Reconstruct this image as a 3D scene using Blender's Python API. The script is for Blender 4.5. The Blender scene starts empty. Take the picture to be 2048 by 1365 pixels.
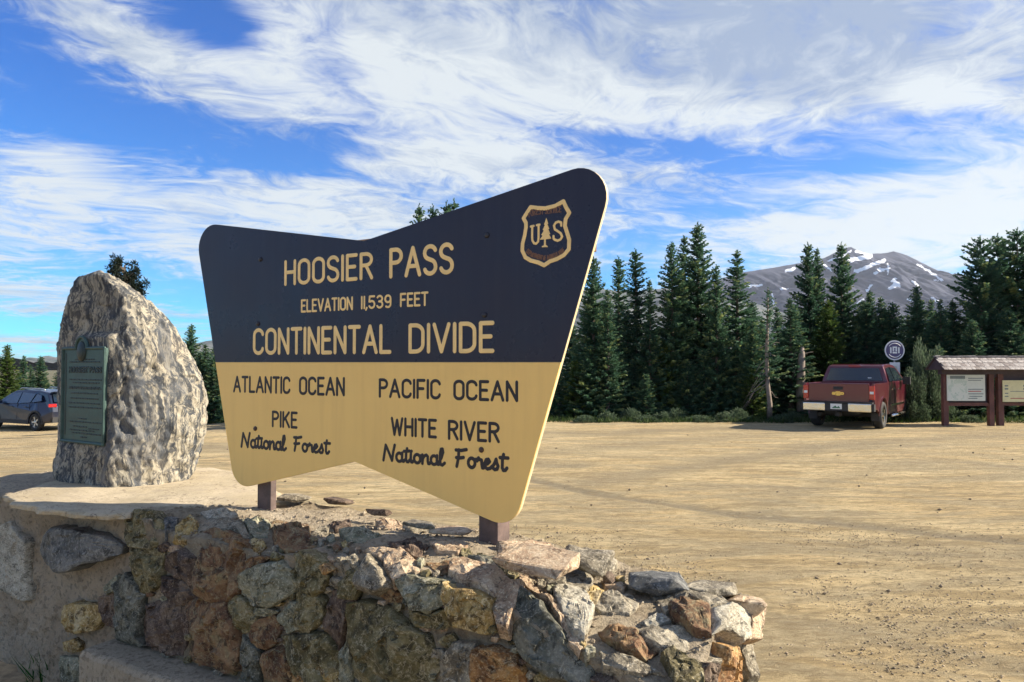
import bpy, bmesh, math, random
import numpy as np
from mathutils import Vector, Matrix, noise
from mathutils.bvhtree import BVHTree
PI = math.pi
R = math.radians
sc = bpy.context.scene
col = sc.collection

# ------------------------------------------------------------------ camera, sky, sun, exposure
F = 1479.0                     # focal length in pixels of the 2048 px wide photograph
EYE = 1.95
PITCH = math.atan(42.5 / F)
cam = bpy.data.cameras.new('camera')
cam.sensor_width = 36.0
cam.lens = 36.0 * F / 2048.0
cam.clip_start = 0.05
cam.clip_end = 30000
camo = bpy.data.objects.new('camera', cam)
col.objects.link(camo)
camo.location = (0, 0, EYE)
camo.rotation_euler = (PI / 2 + PITCH, 0, 0)
sc.camera = camo

SUN_AZ = R(90)                 # clockwise from +Y (view direction)
SUN_EL = R(30)
sv = Vector((math.sin(SUN_AZ) * math.cos(SUN_EL), math.cos(SUN_AZ) * math.cos(SUN_EL), math.sin(SUN_EL)))
sl = bpy.data.lights.new('sun', 'SUN')
sl.energy = 4.6
sl.angle = R(0.6)
sl.color = (1.0, 0.88, 0.70)
slo = bpy.data.objects.new('sun', sl)
col.objects.link(slo)
slo.rotation_euler = sv.to_track_quat('Z', 'Y').to_euler()

sc.view_settings.view_transform = 'Standard'
sc.view_settings.look = 'None'
sc.view_settings.exposure = 1.36
sc.view_settings.gamma = 1.0
sc.view_settings.use_curve_mapping = False

# ------------------------------------------------------------------ node helpers
def nd(nt, typ, ins=None, **props):
    n = nt.nodes.new(typ)
    for k, v in props.items():
        setattr(n, k, v)
    for k, v in (ins or {}).items():
        s = n.inputs[k]
        if isinstance(v, bpy.types.NodeSocket):
            nt.links.new(v, s)
        else:
            s.default_value = v
    return n

def mth(nt, op, a, b=0.0, c=0.0, clamp=False):
    n = nt.nodes.new('ShaderNodeMath')
    n.operation = op
    n.use_clamp = clamp
    for i, v in enumerate((a, b, c)):
        if isinstance(v, bpy.types.NodeSocket):
            nt.links.new(v, n.inputs[i])
        else:
            n.inputs[i].default_value = v
    return n.outputs[0]

def mix(nt, fac, a, b, blend='MIX'):
    n = nt.nodes.new('ShaderNodeMix')
    n.data_type = 'RGBA'
    n.blend_type = blend
    for i, v in ((0, fac), (6, a), (7, b)):
        if isinstance(v, bpy.types.NodeSocket):
            nt.links.new(v, n.inputs[i])
        else:
            n.inputs[i].default_value = v if i == 0 or len(v) == 4 else (*v, 1)
    return n.outputs[2]

def ss(nt, x, lo, hi, a=0.0, b=1.0):
    n = nt.nodes.new('ShaderNodeMapRange')
    n.interpolation_type = 'SMOOTHSTEP'
    nt.links.new(x, n.inputs[0])
    n.inputs[1].default_value = lo
    n.inputs[2].default_value = hi
    n.inputs[3].default_value = a
    n.inputs[4].default_value = b
    return n.outputs[0]

def tnoise(nt, vec, scale, detail=6, rough=0.6, dist=0.0):
    n = nd(nt, 'ShaderNodeTexNoise', {'Vector': vec, 'Scale': scale, 'Detail': detail, 'Roughness': rough, 'Distortion': dist})
    return n.outputs[0]

# ------------------------------------------------------------------ world: physical sky with streaked cirrus
w = bpy.data.worlds.new('World')
sc.world = w
w.use_nodes = True
nt = w.node_tree
nt.nodes.clear()
sky = nd(nt, 'ShaderNodeTexSky', sky_type='NISHITA', sun_disc=False, sun_elevation=SUN_EL, sun_rotation=SUN_AZ,
         altitude=2500, air_density=1.0, dust_density=0.6, ozone_density=3.5)
tc = nd(nt, 'ShaderNodeTexCoord')
sep = nd(nt, 'ShaderNodeSeparateXYZ', {0: tc.outputs['Generated']})
X, Y, Z = sep.outputs
zz = mth(nt, 'ADD', mth(nt, 'MAXIMUM', Z, 0.0), 0.09)
px_ = mth(nt, 'DIVIDE', X, zz)
py_ = mth(nt, 'DIVIDE', Y, zz)
ca, sa = math.cos(R(52)), math.sin(R(52))      # the streaks run towards azimuth 52 degrees
al = mth(nt, 'ADD', mth(nt, 'MULTIPLY', px_, sa), mth(nt, 'MULTIPLY', py_, ca))
ac = mth(nt, 'SUBTRACT', mth(nt, 'MULTIPLY', px_, ca), mth(nt, 'MULTIPLY', py_, sa))
warp = nd(nt, 'ShaderNodeTexNoise', {'Vector': nd(nt, 'ShaderNodeCombineXYZ', {0: al, 1: ac}).outputs[0], 'Scale': 0.55, 'Detail': 3.0})
wsep = nd(nt, 'ShaderNodeSeparateColor', {0: warp.outputs[1]})
al2 = mth(nt, 'MULTIPLY_ADD', wsep.outputs[0], 1.6, al)
ac2 = mth(nt, 'MULTIPLY_ADD', wsep.outputs[1], 1.3, ac)
v1 = nd(nt, 'ShaderNodeCombineXYZ', {0: mth(nt, 'MULTIPLY', al2, 0.72), 1: ac2}).outputs[0]
n_str = tnoise(nt, v1, 1.5, 12, 0.64, 0.55)
n_puf = tnoise(nt, nd(nt, 'ShaderNodeCombineXYZ', {0: mth(nt, 'MULTIPLY', al2, 0.8), 1: ac2, 2: 9.0}).outputs[0], 7.0, 8, 0.68, 0.9)
v2 = nd(nt, 'ShaderNodeCombineXYZ', {0: mth(nt, 'MULTIPLY', al2, 0.28), 1: ac2, 2: 4.0}).outputs[0]
n_fib = tnoise(nt, v2, 6.5, 8, 0.66, 0.2)
az = mth(nt, 'ARCTAN2', X, Y)
el = mth(nt, 'ARCSINE', Z)
def azel(u, v):
    a, b = (u - 1024) / F, (682.5 - v) / F
    d = Vector((a, math.cos(PITCH) - b * math.sin(PITCH), math.sin(PITCH) + b * math.cos(PITCH))).normalized()
    return math.atan2(d.x, d.y), math.asin(d.z)
BLOBS = [  # where the cloud banks (+) and blue gaps (-) of this sky lie: direction, size, slope, weight
    (330, 235, 250, 62, -6, -.30), (60, 120, 150, 60, 22, -.20), (370, 20, 110, 42, 10, -.32), (20, 215, 120, 50, 10, -.16),
    (560, 310, 170, 40, -8, -.30), (120, 30, 130, 22, 20, .15), (300, 110, 230, 36, 30, .16), (520, 130, 250, 62, 12, .24),
    (900, 130, 330, 110, 22, .22), (760, 40, 330, 60, 12, .10), (1350, 90, 420, 120, 12, .13), (1800, 190, 330, 130, 8, .12),
    (110, 330, 90, 75, 42, .26), (560, 400, 330, 40, -2, .22), (1050, 330, 260, 36, 6, .16), (1230, 290, 260, 26, 10, -.30), (1700, 330, 120, 22, 8, -.2), (450, 60, 60, 60, 40, -.2), (640, 40, 70, 40, 50, -.2),
    (1450, 390, 150, 42, 8, -.26), (1250, 480, 130, 30, 0, -.22), (1500, 470, 220, 30, 0, .22), (1900, 430, 240, 70, 0, .30),
    (330, 590, 190, 46, 6, -.22), (80, 590, 160, 32, 4, .16), (60, 650, 130, 22, 0, -.26), (60, 680, 120, 12, 0, .10),
    (1890, 170, 90, 42, 6, .14), (1240, 560, 70, 42, 0, -.25), (1650, 270, 160, 30, 8, -.14), (620, 470, 200, 26, 0, .12),
    (430, 480, 150, 22, 0, .10), (1000, 400, 160, 20, 0, -.08)]
acc = None
for (u, v, ru, rv, rot, wt) in BLOBS:
    a0, e0 = azel(u, v)
    k = math.cos(a0)
    ra, re = ru / F * k, rv / F * k
    da = mth(nt, 'SUBTRACT', az, a0)
    de = mth(nt, 'SUBTRACT', el, e0)
    cr, sr = math.cos(R(-rot)), math.sin(R(-rot))
    p = mth(nt, 'ADD', mth(nt, 'MULTIPLY', da, cr / ra), mth(nt, 'MULTIPLY', de, sr / ra))
    q = mth(nt, 'SUBTRACT', mth(nt, 'MULTIPLY', de, cr / re), mth(nt, 'MULTIPLY', da, sr / re))
    d2 = mth(nt, 'ADD', mth(nt, 'MULTIPLY', p, p), mth(nt, 'MULTIPLY', q, q))
    g = mth(nt, 'EXPONENT', mth(nt, 'MULTIPLY', d2, -0.8))
    acc = mth(nt, 'MULTIPLY_ADD', g, wt - (.05 if wt < 0 else 0), acc if acc is not None else 0.06)
dens = mth(nt, 'ADD', mth(nt, 'MULTIPLY_ADD', mth(nt, 'SUBTRACT', n_str, 0.5), 1.35, acc),
           mth(nt, 'MULTIPLY', mth(nt, 'SUBTRACT', mth(nt, 'MULTIPLY_ADD', n_puf, 1.4, mth(nt, 'MULTIPLY', n_fib, .6)), 0.98), 0.70))
cloud = ss(nt, dens, -0.22, 0.36, 0.0, 1.0)
thick = ss(nt, dens, 0.10, 0.70)
lump = tnoise(nt, v1, 2.6, 8, 0.62, 0.8)
brt = 0.45                                    # thin sunlit veil against thick lilac; base raised for fill from unseen clouds
for (u, v, ru, rv, rot, wt) in [(640, 150, 420, 90, 18, .95), (1650, 310, 330, 60, 12, .8), (1960, 420, 330, 110, 0, 1.0), (120, 340, 160, 110, 30, .85), (1890, 170, 100, 42, 8, .7), (1100, 190, 260, 60, 12, .6),
                                (300, 480, 500, 120, 0, .65), (1250, 500, 400, 60, 0, .8), (1000, 60, 200, 40, 20, .4), (1400, 250, 200, 30, 10, .4), (1500, 50, 650, 150, 6, -.55), (200, 60, 250, 90, 20, -.2)]:
    a0, e0 = azel(u, v); k = math.cos(a0)
    da = mth(nt, 'SUBTRACT', az, a0); de = mth(nt, 'SUBTRACT', el, e0)
    cr, sr = math.cos(R(-rot)), math.sin(R(-rot)); ra, re = ru / F * k, rv / F * k
    p = mth(nt, 'ADD', mth(nt, 'MULTIPLY', da, cr / ra), mth(nt, 'MULTIPLY', de, sr / ra))
    q = mth(nt, 'SUBTRACT', mth(nt, 'MULTIPLY', de, cr / re), mth(nt, 'MULTIPLY', da, sr / re))
    g = mth(nt, 'EXPONENT', mth(nt, 'MULTIPLY', mth(nt, 'ADD', mth(nt, 'MULTIPLY', p, p), mth(nt, 'MULTIPLY', q, q)), -.8))
    brt = mth(nt, 'MULTIPLY_ADD', g, wt, brt if brt is not None else 0.0)
bb = mth(nt, 'ADD', mth(nt, 'MULTIPLY_ADD', mth(nt, 'SUBTRACT', lump, .5), 2.0, brt), mth(nt, 'MULTIPLY', mth(nt, 'SUBTRACT', n_puf, .5), 2.2), clamp=True)
ccol = mix(nt, bb, (1.5, 1.85, 2.45), (3.15, 3.35, 3.4))
skyc = mix(nt, 1.0, sky.outputs[0], mix(nt, ss(nt, el, .02, .42), (.17, .56, .76), (.11, .42, .80)), 'MULTIPLY')
full = mix(nt, mth(nt, 'MULTIPLY', cloud, 0.93), skyc, ccol)
bg = nd(nt, 'ShaderNodeBackground', {0: full, 1: 0.104})
nd(nt, 'ShaderNodeOutputWorld', {0: bg.outputs[0]})

# ------------------------------------------------------------------ geometry helpers
def ray(u, v):
    a, b = (u - 1024) / F, (682.5 - v) / F
    return Vector((a, math.cos(PITCH) - b * math.sin(PITCH), math.sin(PITCH) + b * math.cos(PITCH)))
O = Vector((0, 0, EYE))
def at_y(u, v, y):
    d = ray(u, v); return O + d * (y / d.y)
def at_z(u, v, z):
    d = ray(u, v); return O + d * ((z - EYE) / d.z)
def on_plane(u, v, p0, nrm):
    d = ray(u, v); return O + d * ((p0 - O).dot(nrm) / d.dot(nrm))

def link(name, me, mat=None, parent=None, mods=None):
    o = bpy.data.objects.new(name, me)
    col.objects.link(o)
    if mat is not None:
        for m in (mat if isinstance(mat, (list, tuple)) else [mat]):
            me.materials.append(m)
    if parent is not None:
        o.parent = parent
    return o
def mesh(name, V, Fc, smooth=False):
    me = bpy.data.meshes.new(name)
    me.from_pydata([tuple(v) for v in V], [], Fc)
    me.validate()
    me.update()
    if smooth:
        me.polygons.foreach_set('use_smooth', [True] * len(me.polygons))
    return me
def grid_mesh(name, P, nu, nv, smooth=True, wrap=False):
    """P: array (nu*nv, 3), row-major in u"""
    I = np.arange(nu * nv).reshape(nu, nv)
    if wrap:
        I = np.concatenate([I, I[:, :1]], 1)
    a, b, c, d = I[:-1, :-1].ravel(), I[:-1, 1:].ravel(), I[1:, 1:].ravel(), I[1:, :-1].ravel()
    Q = np.stack([a, b, c, d], 1)
    return quads_mesh(name, P, Q, smooth)
def quads_mesh(name, P, Q, smooth=False):
    me = bpy.data.meshes.new(name)
    P = np.asarray(P, dtype=np.float32)
    Q = np.asarray(Q, dtype=np.int32)
    k = Q.shape[1]
    me.vertices.add(len(P)); me.vertices.foreach_set('co', P.ravel())
    me.loops.add(Q.size); me.loops.foreach_set('vertex_index', Q.ravel())
    me.polygons.add(len(Q)); me.polygons.foreach_set('loop_start', np.arange(0, Q.size, k, dtype=np.int32))
    if smooth:
        me.polygons.foreach_set('use_smooth', np.ones(len(Q), dtype=bool))
    me.update(calc_edges=True)
    return me
def tag(o, label=None, cat=None, group=None, kind=None):
    if label: o['label'] = label
    if cat: o['category'] = cat
    if group: o['group'] = group
    if kind: o['kind'] = kind
    return o
def thing(name, label, cat, loc=(0, 0, 0), rz=0.0, group=None):
    o = bpy.data.objects.new(name, None)
    o.empty_display_size = 0.2
    col.objects.link(o)
    o.location = loc
    o.rotation_euler = (0, 0, rz)
    return tag(o, label, cat, group)
def bevel(o, wdt, seg=2, ang=35):
    m = o.modifiers.new('bevel', 'BEVEL'); m.width = wdt; m.segments = seg
    m.limit_method = 'ANGLE'; m.angle_limit = R(ang)
    return o
class MB:
    def __init__(s): s.v = []; s.f = []
    def add(s, V, Fc):
        k = len(s.v); s.v += [tuple(v) for v in V]; s.f += [tuple(i + k for i in f) for f in Fc]; return s
    def box(s, c, d, rz=0.0, rx=0.0, ry=0.0):
        M = Matrix.Translation(c) @ Matrix.Rotation(rz, 4, 'Z') @ Matrix.Rotation(ry, 4, 'Y') @ Matrix.Rotation(rx, 4, 'X')
        V = [M @ Vector((x * d[0] / 2, y * d[1] / 2, z * d[2] / 2)) for x in (-1, 1) for y in (-1, 1) for z in (-1, 1)]
        return s.add(V, [(0, 1, 3, 2), (4, 6, 7, 5), (0, 4, 5, 1), (2, 3, 7, 6), (0, 2, 6, 4), (1, 5, 7, 3)])
    def prism(s, prof, y0, y1, fy=None):
        """prof: (x, z) polygon, extruded along y; fy(x,y,z) reshapes y"""
        n = len(prof)
        V = [(x, y, z) for y in (y0, y1) for (x, z) in prof]
        if fy: V = [fy(*v) for v in V]
        return s.add(V, [tuple(range(n)), tuple(range(2 * n - 1, n - 1, -1))] + [(i, i + n, (i + 1) % n + n, (i + 1) % n) for i in range(n)])
    def tube(s, pts, rad, k=8, cap=True):
        pts = [Vector(p) for p in pts]
        n = len(pts); rs = rad if isinstance(rad, (list, tuple)) else [rad] * n
        V = []; Fc = []
        up = None
        for i, p in enumerate(pts):
            t = (pts[min(i + 1, n - 1)] - pts[max(i - 1, 0)]).normalized()
            if up is None:
                up = t.orthogonal().normalized()
            up = (up - t * up.dot(t))
            up = up.normalized() if up.length > 1e-6 else t.orthogonal().normalized()
            b = t.cross(up)
            for j in range(k):
                a = 2 * PI * j / k
                V.append(p + (up * math.cos(a) + b * math.sin(a)) * rs[i])
        for i in range(n - 1):
            for j in range(k):
                Fc.append((i * k + j, i * k + (j + 1) % k, (i + 1) * k + (j + 1) % k, (i + 1) * k + j))
        if cap:
            Fc.append(tuple(range(k - 1, -1, -1))); Fc.append(tuple((n - 1) * k + j for j in range(k)))
        return s.add(V, Fc)
    def lathe(s, prof, k=32, axis='Y', c=(0, 0, 0)):
        """prof: (radius, h) closed ring list revolved round axis"""
        V = []; n = len(prof)
        for j in range(k):
            a = 2 * PI * j / k
            for (r, h) in prof:
                p = (r * math.cos(a), h, r * math.sin(a)) if axis == 'Y' else ((r * math.cos(a), r * math.sin(a), h) if axis == 'Z' else (h, r * math.cos(a), r * math.sin(a)))
                V.append((p[0] + c[0], p[1] + c[1], p[2] + c[2]))
        Fc = [(j * n + i, ((j + 1) % k) * n + i, ((j + 1) % k) * n + (i + 1) % n, j * n + (i + 1) % n) for j in range(k) for i in range(n)]
        return s.add(V, Fc)
    def build(s, name, mat, parent=None, smooth=False):
        return link(name, mesh(name, s.v, s.f, smooth), mat, parent)
def inst(src, parent=None, name=None):
    o = src.copy(); col.objects.link(o); o.parent = parent
    return o

# ------------------------------------------------------------------ materials
def newmat(name):
    m = bpy.data.materials.new(name); m.use_nodes = True
    nt = m.node_tree; b = nt.nodes['Principled BSDF']
    return m, nt, b
def basic(name, c, rough=0.6, metal=0.0, var=0.12, scale=8.0, bump=0.0, bscale=60.0, spec=0.5, coat=0.0, dirt=None):
    m, nt, b = newmat(name)
    tc = nd(nt, 'ShaderNodeTexCoord').outputs['Object']
    n = tnoise(nt, tc, scale, 6, 0.62)
    dark = tuple(x * (1 - var) for x in c); lite = tuple(min(1, x * (1 + var)) for x in c)
    cc = mix(nt, ss(nt, n, 0.3, 0.7), dark, lite)
    if dirt:
        n3 = tnoise(nt, tc, dirt[1], 8, 0.7)
        cc = mix(nt, ss(nt, n3, dirt[2], dirt[2] + 0.16, 0, dirt[3]), cc, dirt[0])
    nt.links.new(cc, b.inputs['Base Color'])
    nt.links.new(ss(nt, n, 0.2, 0.8, max(0, rough - 0.08), min(1, rough + 0.08)), b.inputs['Roughness'])
    b.inputs['Metallic'].default_value = metal
    b.inputs['Specular IOR Level'].default_value = spec
    b.inputs['Coat Weight'].default_value = coat
    if bump:
        nb = tnoise(nt, tc, bscale, 6, 0.7)
        bp = nd(nt, 'ShaderNodeBump', {'Strength': bump, 'Distance': 0.01, 'Height': nb})
        nt.links.new(bp.outputs[0], b.inputs['Normal'])
    return m
def rockmat(name, cols, scale=9.0, streak=(1, 1, 1), bump=0.6, lichen=None, rough=0.78, dist=0.012, amount=.5):
    """layered rock: two noises choose between the given colours, cracks and grains on top"""
    m, nt, b = newmat(name)
    tco = nd(nt, 'ShaderNodeTexCoord').outputs['Object']
    oi = nd(nt, 'ShaderNodeObjectInfo').outputs['Random']
    off = nd(nt, 'ShaderNodeCombineXYZ', {0: mth(nt, 'MULTIPLY', oi, 37.0), 1: mth(nt, 'MULTIPLY', oi, 91.0), 2: mth(nt, 'MULTIPLY', oi, 17.0)}).outputs[0]
    v = nd(nt, 'ShaderNodeVectorMath', {0: tco, 1: off}, operation='ADD').outputs[0]
    v = nd(nt, 'ShaderNodeVectorMath', {0: v, 1: streak}, operation='MULTIPLY').outputs[0]
    a = tnoise(nt, v, scale, 8, 0.66, 0.6)
    b2 = tnoise(nt, v, scale * 2.7, 8, 0.7, 0.8)
    c2 = tnoise(nt, v, scale * 11, 6, 0.75)
    cr = nd(nt, 'ShaderNodeValToRGB', {0: ss(nt, a, 0.28, 0.72)})
    els = cr.color_ramp.elements
    els[0].color = (*cols[0], 1); els[1].color = (*cols[-1], 1)
    for i, c in enumerate(cols[1:-1]):
        e = els.new((i + 1) / (len(cols) - 1)); e.color = (*c, 1)
    cc = cr.outputs[0]
    cc = mix(nt, ss(nt, b2, 0.50, 0.62, 0, 0.85), cc, tuple(x * 0.38 for x in cols[0]))
    cc = mix(nt, ss(nt, c2, 0.52, 0.66, 0, 0.6), cc, tuple(min(.8, x * 1.7 + .03) for x in cols[-1]))
    cc = mix(nt, ss(nt, c2, 0.46, 0.30, 0, 0.55), cc, tuple(x * .3 for x in cols[0]))
    vn = tnoise(nt, v, scale * .9, 5, .6, 1.5)
    vein = ss(nt, mth(nt, 'ABSOLUTE', mth(nt, 'SUBTRACT', vn, .5)), .012, .0, 0, .7)
    cc = mix(nt, vein, cc, tuple(min(.7, x * 1.35 + .04) for x in cols[-1]))
    if lichen:
        l = tnoise(nt, v, scale * 1.6, 10, 0.8, 1.2)
        cc = mix(nt, ss(nt, l, 0.54, 0.60, 0, 0.8), cc, lichen)
    nt.links.new(cc, b.inputs['Base Color'])
    b.inputs['Roughness'].default_value = rough
    b.inputs['Specular IOR Level'].default_value = 0.35
    h = mth(nt, 'ADD', mth(nt, 'MULTIPLY', b2, 0.9), mth(nt, 'MULTIPLY', c2, 0.35))
    bp = nd(nt, 'ShaderNodeBump', {'Strength': bump, 'Distance': dist * 1.6, 'Height': h})
    nt.links.new(bp.outputs[0], b.inputs['Normal'])
    return m

# ------------------------------------------------------------------ numpy value noise (for terrain and displacement)
def vnoise(x, y, seed=0):
    xi = np.floor(x).astype(np.int64); yi = np.floor(y).astype(np.int64)
    xf = x - xi; yf = y - yi
    def h(a, b):
        k = (a * 374761393 + b * 668265263 + seed * 1442695041) & 0xffffffff
        k = ((k ^ (k >> 13)) * 1274126177) & 0xffffffff
        return ((k ^ (k >> 16)) & 0xffff) / 65535.0
    u = xf * xf * (3 - 2 * xf); v = yf * yf * (3 - 2 * yf)
    return (h(xi, yi) * (1 - u) + h(xi + 1, yi) * u) * (1 - v) + (h(xi, yi + 1) * (1 - u) + h(xi + 1, yi + 1) * u) * v
def fbm(x, y, oct=5, seed=0, gain=0.5):
    s = 0; a = 1; t = 0
    for i in range(oct):
        s = s + a * vnoise(x * 2 ** i + i * 17.3, y * 2 ** i - i * 9.1, seed + i); t += a; a *= gain
    return s / t
def sstep(x, a, b):
    t = np.clip((x - a) / (b - a), 0, 1); return t * t * (3 - 2 * t)
def gz(x, y):
    """height of the parking lot: it falls away to the far left"""
    return -0.72 * np.clip(-x / 18.0, 0, 1) * np.clip((y - 6) / 23.0, 0, 1)

# ------------------------------------------------------------------ SETTING: parking lot and land
def gp(u, v):
    p = at_z(u, v, 0.0)
    for _ in range(4): p = at_z(u, v, float(gz(p.x, p.y)))
    return (p.x, p.y)
# wheel ruts seen on the dirt: polylines on the ground, half width (m), strength
TRK = [([(1010, 948), (1180, 985), (1330, 1004), (1470, 1032), (1620, 1042), (1790, 1056), (1900, 1072), (2100, 1092)], .13, 1.0),
       ([(1180, 962), (1330, 938), (1500, 915), (1640, 895), (1800, 882), (2100, 866)], .35, .75),
       ([(1050, 905), (1250, 893), (1450, 872), (1700, 862), (2100, 858)], .5, .55),
       ([(1480, 1030), (1540, 1000), (1640, 965), (1760, 935), (1900, 920)], .22, .45),
       ([(1430, 1110), (1560, 1090), (1700, 1094), (1850, 1108), (2100, 1120)], .16, .4),
       ([(1060, 925), (1110, 930), (1160, 932)], .2, .7),
       ([(1860, 918), (1960, 928), (2100, 944)], .2, .6), ([(1350, 975), (1450, 972), (1560, 976)], .18, .5),
       ([(1040, 862), (1200, 868), (1420, 856), (1600, 862)], .45, .8), ([(1700, 900), (1760, 890), (1850, 893)], .3, .5),
       ([(-80, 905), (60, 893), (130, 884)], .35, .6), ([(-50, 935), (60, 945), (130, 952)], .25, .5),
       ([(400, 893), (470, 897), (700, 905), (1000, 900)], .4, .7), ([(400, 860), (600, 862), (1000, 866)], .6, .7),
       ([(1450, 1225), (1650, 1255), (1850, 1300), (2060, 1352)], .12, .35), ([(1560, 1180), (1800, 1212), (2060, 1270)], .1, .3)]
ny, nx = 620, 560
ys = 1.3 * (30.0 / 1.3) ** (np.arange(ny) / (ny - 1))
ys = np.where(ys > 1.3, ys, 1.3) * 1.28
rt = np.linspace(-1.15, 1.15, nx)
YY, RR = np.meshgrid(ys, rt, indexing='ij')
XX = RR * YY
wx = (fbm(XX * .6, YY * .6, 3, 5) - .5) * .7
wy = (fbm(XX * .5 + 9, YY * .5, 3, 8) - .5) * .9
track = np.zeros_like(XX); rut = np.zeros_like(XX)
for pts, hw, st in TRK:
    P = [gp(*p) for p in pts]
    best = np.full(XX.shape, 1e9)
    for (ax, ay), (bx, by) in zip(P[:-1], P[1:]):
        dx, dy = bx - ax, by - ay; L2 = dx * dx + dy * dy
        t = np.clip(((XX + wx * .3 - ax) * dx + (YY + wy * .3 - ay) * dy) / L2, 0, 1)
        best = np.minimum(best, np.hypot(XX + wx * .3 - ax - t * dx, YY + wy * .3 - ay - t * dy))
    rag = .55 + .9 * fbm(XX * 2.2, YY * 2.2, 4, int(hw * 100))
    track = np.maximum(track, st * np.exp(-(best / (hw * 1.5 * rag)) ** 2))
    rut += st * (np.exp(-((best - hw * 1.7) / (hw * .6)) ** 2) * .6 - np.exp(-(best / hw) ** 2))
rut = np.clip(rut, -1, 1)
# long drag marks left by tyres and a grader, running across the lot
def streaks(ang, fx, fy, seed, oct=4):
    c, s = math.cos(ang), math.sin(ang)
    return fbm((XX * c + YY * s) * fx + wx * .5, (-XX * s + YY * c) * fy + wy * .8, oct, seed, .6)
st1 = streaks(R(-12), .22, 2.6, 3); st2 = streaks(R(16), .35, 3.2, 13); st3 = streaks(R(-28), .5, 5.0, 23)
stk = np.clip((np.maximum(np.maximum(st1, st2), st3 * .98) - .54) * 6.5, 0, 1)
HH = gz(XX, YY) + (fbm(XX * .5, YY * .5, 3, 2) - .5) * .05 + (fbm(XX * 3, YY * 3, 4, 4) - .5) * .018 + rut * .014 \
     + (st1 - .5) * .03 + (st3 - .5) * .02 + (fbm(XX * 11, YY * 11, 3, 6) - .5) * .010
lot_me = grid_mesh('parking_lot', np.stack([XX, YY, HH], -1).reshape(-1, 3), ny, nx)
for nm, arr in (('track', track), ('streak', stk)):
    at = lot_me.attributes.new(nm, 'FLOAT', 'POINT'); at.data.foreach_set('value', arr.ravel().astype(np.float32))
m, nt, b = newmat('packed_dirt')
tco = nd(nt, 'ShaderNodeTexCoord').outputs['Object']
tr = nd(nt, 'ShaderNodeAttribute', attribute_name='track').outputs['Fac']
sk = nd(nt, 'ShaderNodeAttribute', attribute_name='streak').outputs['Fac']
a1 = tnoise(nt, tco, 0.35, 6, 0.6, .5)
a2 = tnoise(nt, nd(nt, 'ShaderNodeVectorMath', {0: tco, 1: (0.5, 3.0, 1)}, operation='MULTIPLY').outputs[0], 1.1, 10, 0.72, .6)
a3 = tnoise(nt, tco, 30, 6, 0.8)
a4 = tnoise(nt, tco, 160, 3, 0.8)
c = mix(nt, ss(nt, a1, .35, .65), (.65, .49, .255), (.75, .60, .34))
c = mix(nt, ss(nt, a2, .47, .58, 0, .85), c, (.40, .30, .155))
c = mix(nt, ss(nt, a2, .44, .32, 0, .75), c, (.86, .71, .42))
c = mix(nt, mth(nt, 'MULTIPLY', sk, .62), c, (.40, .34, .225))
c = mix(nt, mth(nt, 'MULTIPLY', tr, .95, clamp=True), c, (.30, .255, .175))
c = mix(nt, ss(nt, a3, .56, .70, 0, .55), c, (.25, .21, .15))
a5 = tnoise(nt, nd(nt, 'ShaderNodeVectorMath', {0: tco, 1: (.8, 2.4, 1)}, operation='MULTIPLY').outputs[0], 7, 9, .78, .5)
c = mix(nt, ss(nt, a5, .50, .58, 0, .75), c, (.34, .26, .145))
c = mix(nt, ss(nt, a5, .46, .34, 0, .5), c, (.86, .73, .45))
c = mix(nt, ss(nt, a4, .53, .70, 0, .55), c, (.20, .17, .12))
c = mix(nt, ss(nt, a4, .44, .28, 0, .35), c, (.80, .71, .52))
nt.links.new(c, b.inputs['Base Color']); b.inputs['Roughness'].default_value = .95; b.inputs['Specular IOR Level'].default_value = .15
hb = mth(nt, 'ADD', mth(nt, 'MULTIPLY', a3, .8), mth(nt, 'MULTIPLY', a4, .35))
nt.links.new(nd(nt, 'ShaderNodeBump', {'Strength': 1.0, 'Distance': .05, 'Height': mth(nt, 'MULTIPLY_ADD', a2, 1.6, mth(nt, 'MULTIPLY_ADD', a5, 1.8, hb))}).outputs[0], b.inputs['Normal'])
DIRT = m
tag(link('parking_lot', lot_me, DIRT), kind='structure')

# land sheet under everything, out to the horizon
t = np.linspace(-1, 1, 181)
xs = 12 * np.sinh(6.7 * t); ysl = 12 * np.sinh(6.7 * t) + 20
GX, GY = np.meshgrid(xs, ysl, indexing='ij')
GH = gz(GX, GY) - .10 + sstep(GY, 30, 120) * (-3) + (fbm(GX * .02, GY * .02, 4, 7) - .5) * sstep(np.hypot(GX, GY), 45, 300) * 10
GH = np.where(np.hypot(GX, GY) > 400, GH - 6, GH)
m, nt, b = newmat('forest_floor')
tco = nd(nt, 'ShaderNodeTexCoord').outputs['Object']
c = mix(nt, ss(nt, tnoise(nt, tco, .8, 8, .7), .35, .65), (.045, .06, .022), (.16, .13, .07))
nt.links.new(c, b.inputs['Base Color']); b.inputs['Roughness'].default_value = .95
tag(link('ground', grid_mesh('ground', np.stack([GX, GY, GH], -1).reshape(-1, 3)[:, :], 181, 181)), kind='structure').data.materials.append(m)
go = bpy.data.objects['ground'].data; go.materials.append(DIRT)
for p in go.polygons:
    if p.center.y < 25 and p.center.y > -60 and abs(p.center.x) < 70: p.material_index = 1

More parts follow.
